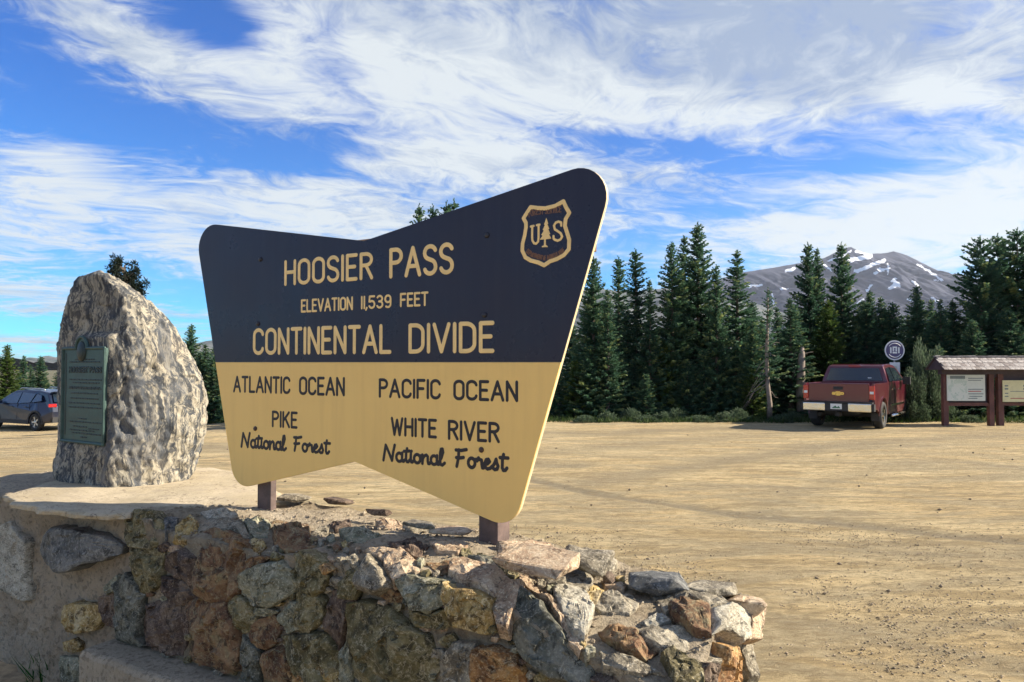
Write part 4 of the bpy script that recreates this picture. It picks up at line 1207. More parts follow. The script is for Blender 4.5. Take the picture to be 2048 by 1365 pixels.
def painted(name, c, rough, streak, chip):
    """outdoor sign paint: rain streaks, dust freckles, a few pale scuffs"""
    m, nt, b = newmat(name); tco = nd(nt, 'ShaderNodeTexCoord').outputs['Object']
    sv_ = nd(nt, 'ShaderNodeVectorMath', {0: tco, 1: (14, 14, .9)}, operation='MULTIPLY').outputs[0]
    s1 = tnoise(nt, sv_, 1.6, 6, .65, .2); s2 = tnoise(nt, tco, 2.2, 6, .65); s3 = tnoise(nt, tco, 120, 3, .8)
    hv = nd(nt, 'ShaderNodeVectorMath', {0: tco, 1: (2.5, 2.5, 40)}, operation='MULTIPLY').outputs[0]; s4 = tnoise(nt, hv, 2.0, 8, .8, .5)
    cc = mix(nt, ss(nt, s1, .42, .72, 0, .45), c, streak); cc = mix(nt, ss(nt, s2, .35, .75, 0, .4), cc, streak)
    cc = mix(nt, ss(nt, s3, .66, .74, 0, .4), cc, chip); cc = mix(nt, ss(nt, s4, .70, .74, 0, .5), cc, chip)
    nt.links.new(cc, b.inputs['Base Color'])
    b.inputs['Specular IOR Level'].default_value = .36
    nt.links.new(ss(nt, s2, .2, .8, rough - .06, rough + .16), b.inputs['Roughness'])
    nt.links.new(nd(nt, 'ShaderNodeBump', {'Strength': .12, 'Distance': .004, 'Height': mth(nt, 'ADD', s1, mth(nt, 'MULTIPLY', s3, .2))}).outputs[0], b.inputs['Normal'])
    return m
NAVY = painted('sign_blue_brown', (.016, .014, .032), .26, (.026, .025, .042), (.10, .09, .085))
TAN = painted('sign_tan', (.94, .62, .20), .45, (.84, .54, .18), (.62, .42, .19))
EDGE = basic('sign_edge', (.72, .58, .34), .5, var=.1, scale=20)
LET_T = basic('letter_tan', (.92, .64, .26), .5, var=.08, scale=15)
LET_D = basic('letter_dark', (.018, .014, .018), .5, var=.2, scale=15)
POSTM = basic('post_wood', (.11, .075, .065), .65, var=.35, scale=12, bump=.35, bscale=40)
plate('core_board', ro, -.020, -.0045, EDGE)
up = clip(ro, tm, True); lo = clip(ro, tm, False)
# the faces stop 1.5 mm short of the routed edge
def shrink(P, d):
    n = len(P); out = []
    A = sum(P[i][0] * P[(i + 1) % n][1] - P[(i + 1) % n][0] * P[i][1] for i in range(n)); sg = 1 if A > 0 else -1
    for i in range(n):
        a, b, c = Vector(P[i - 1]), Vector(P[i]), Vector(P[(i + 1) % n])
        t = ((b - a).normalized() + (c - b).normalized()); t = t.normalized() if t.length > 1e-6 else (b - a).normalized()
        out.append((b.x - t.y * d * sg, b.y + t.x * d * sg))
    return out
def dedupe(P): return [p for i, p in enumerate(P) if math.dist(p, P[i - 1]) > 1e-5]
up = dedupe(up); lo = dedupe(lo)
plate('upper_panel', shrink(up, .0012), -.0043, .0, NAVY)
plate('lower_panel', shrink(lo, .0012), -.0043, .0002, TAN)
# text lines: word, left px and baseline/top there, right px and baseline/top there
def text_word(word, L, Rr, mat, name='lettering', ratio=.080, gap=.20, h=.0016):
    (ul, tl, bl), (ur, trr, br) = L, Rr
    s0, _ = sgn(ul, (tl + bl) / 2); s1, _ = sgn(ur, (trr + br) / 2)
    b0 = (sgn(ul, bl)[1] + sgn(ur, br)[1]) / 2; t0 = (sgn(ul, tl)[1] + sgn(ur, trr)[1]) / 2
    H = t0 - b0
    st, wd = word_strokes(word, gap)
    r = ratio
    hh = H / (1 + 2 * r)          # stroke centre height
    rad = hh * r
    kx = (s1 - s0 - 2 * rad) / max(wd, 1e-6)
    st = [[(px * kx, py * hh) for px, py in pl] for pl in st]
    V, Fc = stroke_mesh(st, rad, h, lambda x, y, z: spt(s0 + rad + x, b0 + rad + y, .0004 + z))
    return slink(name, V, Fc, mat)
T = text_word
T('HOOSIER', (568.6, 521, 572), (746.5, 503, 560), LET_T)
T('PASS', (778.5, 497, 557), (908, 483.5, 549.5), LET_T)
T('ELEVATION', (602, 598.3, 626), (706, 594, 621), LET_T, ratio=.095)
T('11,539', (722, 593, 620), (783, 588, 616), LET_T, ratio=.095)
T('FEET', (800, 586.5, 615), (857, 583, 612.5), LET_T, ratio=.095)
T('CONTINENTAL', (506, 657, 711.5), (783, 648, 707.5), LET_T)
T('DIVIDE', (817, 647, 708), (989, 642, 706.5), LET_T)
T('ATLANTIC', (466.5, 751.5, 785), (581, 753.5, 789.5), LET_D, ratio=.092)
T('OCEAN', (598, 752.5, 790), (690, 755, 794), LET_D, ratio=.092)
T('PACIFIC', (757.5, 757, 796.5), (882, 758.5, 799.5), LET_D, ratio=.092)
T('OCEAN', (906.6, 759, 801), (1036.5, 762, 805), LET_D, ratio=.092)
T('PIKE', (543.8, 821, 855), (595.3, 824, 858.5), LET_D, ratio=.095)
T('WHITE', (781.5, 834, 872), (874, 838, 878), LET_D, ratio=.095)
T('RIVER', (895.7, 840.5, 881), (1000, 844, 886.5), LET_D, ratio=.095)
# script lettering
SC = {
 'N': (.62, [[(.0, .0), (.06, .5), (.12, .98)], [(.12, .98), (.30, .5), (.46, .02)], [(.46, .02), (.52, .55), (.60, 1.02)]]),
 'a': (.40, [arc(.17, .24, .16, .24, 40, 320, 12), [(.32, .50), (.31, .2), (.34, .03), (.40, .02), (.46, .12)]]),
 't': (.28, [[(.16, .86), (.11, .5), (.10, .15), (.15, .02), (.22, .02), (.30, .14)], [(.0, .60), (.30, .64)]]),
 'i': (.20, [[(.06, .48), (.05, .2), (.08, .03), (.14, .02), (.22, .14)], [(.09, .70), (.095, .72)]]),
 'o': (.38, [arc(.17, .24, .16, .24, 80, 440, 16), [(.20, .47), (.30, .40), (.40, .44)]]),
 'n': (.44, [[(.04, .48), (.06, .25), (.04, .0)], [(.05, .25), (.14, .43), (.24, .49), (.31, .40), (.31, .15), (.34, .02), (.40, .02), (.46, .12)]]),
 'l': (.26, [[(-.02, .12), (.12, .45), (.20, .80), (.17, 1.0), (.10, .98), (.06, .75), (.05, .3), (.08, .04), (.16, .0), (.28, .14)]]),
 'F': (.52, [[(.14, .96), (.12, .5), (.04, .0)], [(.0, .94), (.25, .93), (.50, 1.0)], [(.02, .50), (.22, .50), (.36, .54)]]),
 'r': (.34, [[(.03, .36), (.10, .52), (.14, .44), (.24, .42), (.25, .20), (.28, .03), (.33, .03), (.38, .14)]]),
 'e': (.36, [[(.02, .20), (.16, .26), (.26, .38), (.20, .49), (.10, .46), (.03, .28), (.06, .07), (.16, .0), (.28, .04), (.38, .16)]]),
 's': (.32, [[(.0, .10), (.12, .34), (.18, .52), (.20, .36), (.27, .18), (.22, .03), (.12, .0), (.05, .05)]]),
 'T': (.30, [[(.18, .88), (.13, .5), (.12, .12), (.17, .0), (.26, .01), (.33, .12)], [(.02, .62), (.38, .70)]]),
}
def script_word(word, L, Rr, cap):
    """L/R: px, baseline there; cap: (px, top, base) of the capital"""
    (ul, bl), (ur, br) = L, Rr
    s0 = sgn(ul, bl)[0]; s1 = sgn(ur, br)[0]
    b0 = (sgn(ul, bl)[1] + sgn(ur, br)[1]) / 2
    H = sgn(cap[0], cap[1])[1] - sgn(cap[0], cap[2])[1]
    x = 0; st = []
    for i, ch in enumerate(word):
        w_, S_ = SC[ch]; w_ += .0
        for pl in S_: st.append([(px + x, py * (1.12 if py < .7 and ch not in 'NFl' else 1)) for px, py in pl])
        x += w_ + (.06 if ch in 'NF' else .015)
    r = .105; hh = H / (1 + 2 * r); rad = hh * r; kx = (s1 - s0 - 2 * rad) / x
    st = [[(px * kx, py * hh) for px, py in pl] for pl in st]
    V, Fc = stroke_mesh(st, rad, .0016, lambda x, y, z: spt(s0 + rad + x, b0 + rad + y, .0004 + z))
    return slink('lettering', V, Fc, LET_D)
script_word('National', (481, 897), (574, 903.5), (490, 864, 897))
script_word('ForesT', (586, 904), (660, 911), (595, 871, 905))
script_word('National', (764.5, 923), (892, 935.5), (775, 886.5, 924))
script_word('ForesT', (909, 936), (1016.5, 946), (920, 895, 937))
# shield emblem
def z6(p): return sgn(780 + p[0] / 3.25, 320 + p[1] / 3.25)
sh = [(914, 308), (960, 314), (1010, 316), (1075, 300), (1127, 270), (1145, 310), (1166, 345), (1142, 385), (1137, 430), (1152, 475), (1165, 520), (1163, 580), (1132, 618), (1085, 645), (1040, 660), (1002, 686),
      (965, 668), (915, 655), (880, 634), (860, 590), (862, 545), (876, 490), (884, 440), (884, 410), (868, 380), (890, 345), (914, 308)]
shield = thing('x', None, None); bpy.data.objects.remove(shield)
V, Fc = stroke_mesh([[z6(p) for p in sh]], .0085, .0016, lambda x, y, z: spt(x, y, .0004 + z))
emb = slink('shield_emblem', V, Fc, LET_T)
tree_o = [(1017, 378), (1003, 420), (1008, 425), (994, 455), (1000, 462), (985, 488), (992, 495), (975, 520), (1003, 518), (1002, 555), (988, 563), (988, 569), (1026, 568), (1026, 562), (1014, 553), (1013, 518), (1050, 512), (1035, 487), (1042, 482), (1030, 452), (1036, 448), (1024, 420), (1029, 415)]
n = len(tree_o); T2 = [z6(p) for p in tree_o]
V = [spt(x, y, h) for h in (.0004, .002) for x, y in T2]
Fc = [tuple(range(n, 2 * n))] + [(i, (i + 1) % n, (i + 1) % n + n, i + n) for i in range(n)]
me = mesh('emblem_tree', [v - sign.location for v in V], Fc); bm = bmesh.new(); bm.from_mesh(me); bmesh.ops.triangulate(bm, faces=[f for f in bm.faces if len(f.verts) > 4]); bmesh.ops.recalc_face_normals(bm, faces=bm.faces); bm.to_mesh(me); bm.free()
link('emblem_tree', me, LET_T, emb)
U_ = [[(916, 434), (934, 430)], [(925, 432), (924, 500), (926, 525), (937, 543), (950, 546), (963, 532), (966, 505), (966, 424)], [(955, 425), (972, 422)]]
S_ = [[(1113, 428), (1113, 408), (1095, 402), (1078, 408), (1066, 428), (1072, 452), (1092, 465), (1110, 478), (1119, 500), (1108, 518), (1090, 526), (1072, 520), (1064, 512), (1063, 496)]]
for st_ in (U_, S_):
    V, Fc = stroke_mesh([[z6(p) for p in pl] for pl in st_], .0050, .0014, lambda x, y, z: spt(x, y, .0004 + z))
    slink('emblem_letter', V, Fc, LET_T, emb)
BRN = basic('letter_brown', (.17, .075, .035), .5)
def arc_text(txt, pts, hgt, mat):
    """small capitals set along a curve on the sign"""
    P = [Vector(z6(p)) for p in pts]
    seg = [(P[i + 1] - P[i]).length for i in range(len(P) - 1)]; tot = sum(seg)
    wid = sum((.25 if ch == ' ' else G[ch][0] + .22) for ch in txt); k = tot / wid; x = 0; sts = []
    for ch in txt:
        if ch == ' ': x += .25 * k; continue
        for pl in G[ch][1]:
            o_ = []
            for (a, b_) in pl:
                d = x + a * k; i = 0
                while i < len(seg) - 1 and d > seg[i]: d -= seg[i]; i += 1
                t_ = (P[i + 1] - P[i]).normalized(); o_.append(tuple(P[i] + t_ * d + Vector((-t_.y, t_.x)) * b_ * hgt))
            sts.append(o_)
        x += (G[ch][0] + .22) * k
    V, Fc = stroke_mesh(sts, .0022, .001, lambda x, y, z: spt(x, y, .0004 + z))
    o = slink('emblem_lettering', V, Fc, mat, emb); o['kind'] = 'stuff'; return o
arc_text('FOREST SERVICE', [(905, 372), (945, 356), (1000, 352), (1060, 345), (1118, 338)], .024, BRN)
arc_text('DEPARTMENT OF AGRICULTURE', [(885, 600), (915, 628), (960, 642), (1003, 652), (1050, 642), (1110, 618), (1140, 590)], .016, BRN)
# carriage bolts
BOLT = basic('bolt_dark', (.02, .02, .028), .45, metal=.0, var=.1)
BOLT2 = basic('bolt_brown', (.06, .03, .02), .4, var=.1)
for (u, v, mt) in [(521, 519, BOLT), (974, 471, BOLT), (969, 630, BOLT), (516, 648, BOLT), (511, 857.5, BOLT2), (963, 900, BOLT2)]:
    s, t = sgn(u, v); V = []; Fc = []
    k = 16
    for (r, h) in [(.0125, 0), (.012, .004), (.009, .0075), (.004, .009)]:
        V += [spt(s + r * math.cos(2 * PI * j / k), t + r * math.sin(2 * PI * j / k), h) for j in range(k)]
    V.append(spt(s, t, .0093))
    for i in range(3): Fc += [(i * k + j, i * k + (j + 1) % k, (i + 1) * k + (j + 1) % k, (i + 1) * k + j) for j in range(k)]
    Fc += [(3 * k + j, 3 * k + (j + 1) % k, 4 * k) for j in range(k)]
    slink('bolt', V, Fc, mt, smooth=True)
# posts, and the batten that shows past the right edge
def wbox(name, s0, s1, w0, w1, z0, z1, mat, bev=.004):
    V = [SO + EV * s + NV * w_ + ZV * z for s in (s0, s1) for w_ in (w0, w1) for z in (z0, z1)]
    m_ = MB().add([v - sign.location for v in V], [(0, 1, 3, 2), (4, 6, 7, 5), (0, 4, 5, 1), (2, 3, 7, 6), (0, 2, 6, 4), (1, 5, 7, 3)])
    bm = bmesh.new(); me = mesh(name, m_.v, m_.f); bm.from_mesh(me); bmesh.ops.recalc_face_normals(bm, faces=bm.faces); bm.to_mesh(me); bm.free()
    return bevel(link(name, me, mat, sign), bev)
for (ua, ub, va, wb, ds) in ((959, 997.5, 1060, -.12, -.018), (511, 538, 990, -.06, -.012)):
    s0 = sgn(ua, va)[0] + ds; s1 = sgn(ub, va)[0] + ds
    wbox('post', s0, s1, wb, -.0215, -.80, .42 if ua > 900 else .36, POSTM)
sA, tA = sgn(1195, 470)
wbox('back_batten', sgn(700, 500)[0], sgn(1190, 500)[0] - .012, -.045, -.0215, sgn(1203, 500)[1] - .0, sgn(1203, 500)[1] + .15, basic('batten_wood', (.20, .11, .06), .7, var=.3, scale=10))

# ------------------------------------------------------------------ plaque on the boulder
BRZ = basic('green_bronze', (.045, .085, .075), .50, metal=.35, var=.25, scale=14, bump=.15, bscale=90)
BRZ_D = basic('dark_bronze', (.018, .030, .030), .45, metal=.4, var=.2, scale=20)
pc = [at_y(131, 696, 4.765), at_y(214, 698, 4.50), at_y(214, 890, 4.50), at_y(134, 880, 4.765)]
# push the plate just in front of the rock
best = 0
pn = (pc[1] - pc[0]).cross(ZV).normalized()
if pn.dot(O - pc[0]) < 0: pn = -pn
ex = Vector((pc[1].x - pc[0].x, pc[1].y - pc[0].y, 0)); PWd = ex.length; ex.normalize()
PH = (pc[0].z + pc[1].z) / 2 - (pc[2].z + pc[3].z) / 2
po = Vector((pc[0].x, pc[0].y, (pc[2].z + pc[3].z) / 2))
gap = []
for i in range(9):
    for j in range(9):
        q = po + ex * (PWd * i / 8) + ZV * (PH * j / 8)
        hit, _, _, _ = b_bvh.ray_cast(q + pn * .6, -pn)
        if hit is not None: gap.append((hit - q).dot(pn))
# the rock was dressed flat where the plate is bolted on
for v in rock_me.vertices:
    d = v.co - po; x, y, h = d.dot(ex), d.z, d.dot(pn)
    if -.05 < x < PWd + .03 and -.03 < y < PH + .10 and abs(h + .004) < .3:
        e = min(1, max(0, min(x + .05, PWd + .03 - x, y + .03, PH + .10 - y) / .03)); v.co -= pn * (h + .004) * e
rock_me.transform(Matrix.Translation(-boulder.location)); link('rock', rock_me, ROCKM, boulder)
def ppt(x, y, h=0.0): return po + ex * x + ZV * y + pn * h
def plq(name, V, Fc, mat, parent=boulder):
    me = mesh(name, [v - boulder.location for v in V], Fc)
    bm = bmesh.new(); bm.from_mesh(me); bmesh.ops.recalc_face_normals(bm, faces=bm.faces); bm.to_mesh(me); bm.free()
    return link(name, me, mat, parent)
def pbox(name, x0, x1, y0, y1, h0, h1, mat, parent):
    V = [ppt(x, y, h) for x in (x0, x1) for y in (y0, y1) for h in (h0, h1)]
    return plq(name, V, [(0, 1, 3, 2), (4, 6, 7, 5), (0, 4, 5, 1), (2, 3, 7, 6), (0, 2, 6, 4), (1, 5, 7, 3)], mat, parent)
plaque = pbox('bronze_plaque', 0, PWd, 0, PH, -.05, .012, BRZ, boulder)
# raised rim with the round bump at the top centre
rr_ = .022; cxp = PWd * .46; br = PWd * .13
rim = [(0, 0), (PWd, 0), (PWd, PH), (cxp + br, PH)] + [(cxp + br * math.cos(R(a)), PH + .01 + br * .95 * math.sin(R(a))) for a in range(0, 181, 20)] + [(cxp - br, PH), (0, PH), (0, 0)]
V, Fc = stroke_mesh([rim], .010, .012, lambda x, y, z: ppt(x, y, .012 + z))
plq('plaque_rim', V, Fc, BRZ, plaque)
k = 20
V = [ppt(cxp + br * .9 * math.cos(2 * PI * j / k), PH + .0 + br * .95 * math.sin(2 * PI * j / k), h) for h in (-.05, .0135) for j in range(k)]
Fc = [tuple(range(k, 2 * k)), tuple(range(k - 1, -1, -1))] + [(j, (j + 1) % k, (j + 1) % k + k, j + k) for j in range(k)]
plq('medallion_backing', V, Fc, BRZ, plaque)
V = [ppt(cxp + r * math.cos(2 * PI * j / k), PH - .02 + r * 1.25 * math.sin(2 * PI * j / k), h) for (r, h) in ((.052, .0136), (.048, .020), (.03, .027), (.008, .030)) for j in range(k)]
Fc = [(i * k + j, i * k + (j + 1) % k, (i + 1) * k + (j + 1) % k, (i + 1) * k + j) for i in range(3) for j in range(k)] + [tuple(3 * k + j for j in range(k))]
plq('medallion', V, Fc, BRZ_D, plaque)
pbox('dark_groove', .030, .042, .04, PH - .03, .0121, .0135, BRZ_D, plaque)
def ptext(txt, yc, hgt, x0, x1, wf=1):
    sts = []; x = 0
    for ch in txt:
        if ch == ' ': x += .45; continue
        for pl in G[ch][1]: sts.append([(a + x, b_) for a, b_ in pl])
        x += G[ch][0] + .2
    kx = (x1 - x0) / (x - .2)
    return [[(x0 + a * kx, yc + b_ * hgt) for a, b_ in pl] for pl in sts]
sts = ptext('HOOSIER PASS', PH * .745, PH * .052, PWd * .17, PWd * .93)
rp = random.Random(6)
big = sts
V, Fc = stroke_mesh(big, .0052, .004, lambda x, y, z: ppt(x, y, .0121 + z))
plq('plaque_heading', V, Fc, BRZ_D, plaque)['kind'] = 'stuff'
sts = []
for (yf, hf, a, b_) in [(.88, .010, .30, .75), (.855, .012, .17, .90), (.80, .012, .47, .62), (.665, .018, .17, .93), (.632, .016, .25, .88), (.585, .022, .17, .93), (.57, .018, .17, .93), (.52, .018, .22, .87), (.465, .02, .20, .90),
                         (.415, .02, .16, .93), (.37, .02, .16, .93), (.25, .01, .4, .6), (.215, .012, .2, .95), (.165, .014, .28, .6), (.15, .014, .65, .88), (.125, .014, .2, .8), (.095, .014, .25, .93), (.055, .012, .46, .6)]:
    x = a
    while x < b_ - .02:
        wl = rp.uniform(.025, .09)
        sts.append([(x * PWd, yf * PH), (min(b_, x + wl) * PWd, yf * PH)]); x += wl + .03
V, Fc = stroke_mesh(sts, .0044, .003, lambda x, y, z: ppt(x, y, .0121 + z))
plq('worn_lettering', V, Fc, BRZ_D, plaque)['kind'] = 'stuff'

# ------------------------------------------------------------------ TREES
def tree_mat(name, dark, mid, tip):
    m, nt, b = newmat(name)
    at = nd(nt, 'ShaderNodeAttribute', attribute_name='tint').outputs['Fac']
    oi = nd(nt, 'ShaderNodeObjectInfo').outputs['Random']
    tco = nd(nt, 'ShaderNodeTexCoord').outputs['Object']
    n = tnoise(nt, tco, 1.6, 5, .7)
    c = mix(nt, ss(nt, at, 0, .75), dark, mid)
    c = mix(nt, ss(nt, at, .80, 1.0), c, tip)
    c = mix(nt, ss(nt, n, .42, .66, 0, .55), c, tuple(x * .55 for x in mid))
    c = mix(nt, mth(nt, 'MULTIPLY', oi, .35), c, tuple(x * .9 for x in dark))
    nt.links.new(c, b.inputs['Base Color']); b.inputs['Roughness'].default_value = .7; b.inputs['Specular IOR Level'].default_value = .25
    # thin needles let some light through
    tr = nd(nt, 'ShaderNodeBsdfTranslucent', {0: c})
    mx = nd(nt, 'ShaderNodeMixShader', {0: .38, 1: b.outputs[0], 2: tr.outputs[0]})
    nt.links.new(mx.outputs[0], nt.nodes['Material Output'].inputs[0])
    return m
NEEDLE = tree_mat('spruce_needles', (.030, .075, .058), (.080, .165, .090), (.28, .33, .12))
NEEDLE_L = tree_mat('sunny_spruce_needles', (.035, .075, .02), (.09, .15, .035), (.22, .26, .06))  # yellower copy of the spruce needles, sunlit look put into the colour
NEEDLE_D = tree_mat('pine_needles', (.008, .016, .010), (.020, .032, .020), (.04, .06, .03))
BUSH_M = tree_mat('willow_leaves', (.05, .085, .05), (.12, .17, .10), (.22, .28, .17))
RED_M = tree_mat('dying_needles', (.05, .035, .02), (.10, .07, .04), (.18, .13, .07))
BARK = basic('grey_bark', (.12, .095, .075), .9, var=.4, scale=6, bump=.6, bscale=20)
DEAD = basic('dead_wood', (.22, .18, .15), .85, var=.35, scale=5, bump=.5, bscale=25, dirt=((.28, .12, .05), 1.2, .55, .8))
def spray_quads(P, D, L, Wd, rs):
    """needle sprays: thin pointed quads at P along D"""
    n = len(P)
    D = D / np.linalg.norm(D, axis=1, keepdims=True)
    rv = rs.normal(size=(n, 3)); S = np.cross(D, rv); S /= np.linalg.norm(S, axis=1, keepdims=True) + 1e-9
    L = L[:, None]; Wd = Wd[:, None]
    V = np.stack([P, P + D * L * .45 + S * Wd, P + D * L, P + D * L * .5 - S * Wd], 1)
    return V
def spruce(seed, H=7.0, Rb=1.25, whorl=.17, nb=8, power=.85, ragged=.25, low=.05, gaps=0.0, droop=.32, sparse=1.0, tipdense=1.0):
    rs = np.random.RandomState(seed)
    Ps, Ds, Ls, Ws, Ts = [], [], [], [], []
    stV, z = [], H * low
    wood = MB()
    side = rs.rand(16) * .35 + .82
    while z < H * .985:
        f = z / H
        env = Rb * ((1 - f) ** power) + .05
        k = max(3, int(nb * (.55 + .45 * (1 - f)) + rs.rand() * 1.5))
        a0 = rs.rand() * 6.28
        for j in range(k):
            a = a0 + 6.283 * j / k + rs.uniform(-.35, .35)
            if rs.rand() < gaps * (1 - f * .5): continue
            L = env * rs.uniform(1 - ragged * 1.6, 1 + ragged) * side[int(a / 6.283 * 16) % 16]
            if L < .05: L = .05
            rise = .55 * f - droop * (1 - f) 
            zb = z + rs.uniform(-.4, .4) * whorl
            m = max(3, int(L / .055 * sparse))
            t = np.linspace(.12 if L > .5 else .0, 1, m)
            r = L * t
            zc = zb + L * (rise * t + .30 * (1 - f) * (t ** 2.4) - .05)
            base = np.stack([r * math.cos(a), r * math.sin(a), zc], 1)
            tint = rs.rand()
            if L > .5 and rs.rand() < .5:
                wood.tube([(0, 0, zb), tuple(base[m // 2]), tuple(base[-1])], [.016, .010, .003], 3, False)
            for sgn_ in (-1, 0, 1):
                for rep in range(2 if sgn_ else 1):
                    ang = a + sgn_ * rs.uniform(.5, 1.15, m)
                    ll = (.11 + .15 * L * (1 - t * .6)) * rs.uniform(.6, 1.3, m)
                    ll = np.minimum(ll, .32) * .82
                    d = np.stack([np.cos(ang), np.sin(ang), rs.uniform(-.55, .12, m) + .45 * f], 1)
                    Ps.append(base + rs.normal(size=(m, 3)) * .02); Ds.append(d); Ls.append(ll); Ws.append(.018 + ll * .13)
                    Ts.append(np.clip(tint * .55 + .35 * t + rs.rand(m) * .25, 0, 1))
        z += whorl * (.65 + .5 * (1 - f)) * rs.uniform(.8, 1.2)
    # leader
    for q in np.linspace(H * .93, H * 1.0, 10):
        for j in range(4):
            a = rs.rand() * 6.28
            Ps.append(np.array([[0, 0, q]])); Ds.append(np.array([[math.cos(a) * .5, math.sin(a) * .5, .8]])); Ls.append(np.array([.10])); Ws.append(np.array([.02])); Ts.append(np.array([.6]))
    P = np.concatenate(Ps); D = np.concatenate(Ds); L = np.concatenate(Ls); W = np.concatenate(Ws); T = np.concatenate(Ts)
    V = spray_quads(P, D, L, W, rs)
    me = quads_mesh('crown', V.reshape(-1, 3), np.arange(len(V) * 4).reshape(-1, 4))
    at = me.attributes.new('tint', 'FLOAT', 'FACE'); at.data.foreach_set('value', T.astype(np.float32))
    wood.tube([(0, 0, -.4), (0, 0, H * .3), (.02, 0, H * .7), (0, 0, H)], [.12 * H / 7, .09 * H / 7, .045 * H / 7, .008], 8)
    return me, mesh('trunk', wood.v, wood.f)
KINDS = {
 'wide': spruce(1, 7, 1.55, .17, 9, .80, .24), 'full': spruce(2, 7, 1.25, .17, 9, .75, .28), 'spire': spruce(3, 7, .62, .15, 7, .55, .35, droop=.45, gaps=.08),
 'tall': spruce(4, 7, 1.05, .17, 8, .9, .34, gaps=.10), 'ragged': spruce(5, 7, 1.15, .21, 6, .7, .5, .32, gaps=.30, sparse=.8), 'open': spruce(6, 7, 1.85, .23, 9, .60, .36, .06, gaps=.10, droop=.12, sparse=1.1),
 'small': spruce(7, 4, 1.1, .16, 8, .8, .3, .02),
}
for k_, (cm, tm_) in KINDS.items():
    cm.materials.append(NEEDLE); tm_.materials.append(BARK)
def tree(name, kind, x, y, H, rot, label, group, rs=1.0, needle=None, cat='tree'):
    cm, tm_ = KINDS[kind]; H0 = 4.0 if kind == 'small' else 7.0
    o = thing(name, label, cat, (x, y, float(gz(x, y)) - .05), rot, group)
    for me, nm in ((cm, 'crown'), (tm_, 'trunk')):
        c = link(nm, me, None, o); c.scale = (rs * H / H0, rs * H / H0, H / H0)
        if nm == 'crown' and needle is not None:
            c.material_slots[0].link = 'OBJECT'; c.material_slots[0].material = needle
    return o
def tpos(u, v, d, off=0):
    p = at_y(u, v, d); return p.x, p.y, p.z - float(gz(p.x, p.y)) + .05
ORD = ['first', 'second', 'third', 'fourth', 'fifth', 'sixth', 'seventh', 'eighth', 'ninth', 'tenth', 'eleventh', 'twelfth', 'thirteenth', 'fourteenth', 'fifteenth', 'sixteenth', 'seventeenth',
       'eighteenth', 'nineteenth', 'twentieth', 'twenty-first', 'twenty-second', 'twenty-third', 'twenty-fourth', 'twenty-fifth', 'twenty-sixth', 'twenty-seventh', 'twenty-eighth', 'twenty-ninth', 'thirtieth',
       'thirty-first', 'thirty-second', 'thirty-third', 'thirty-fourth']
G1 = 'spruces along the far edge of the lot'
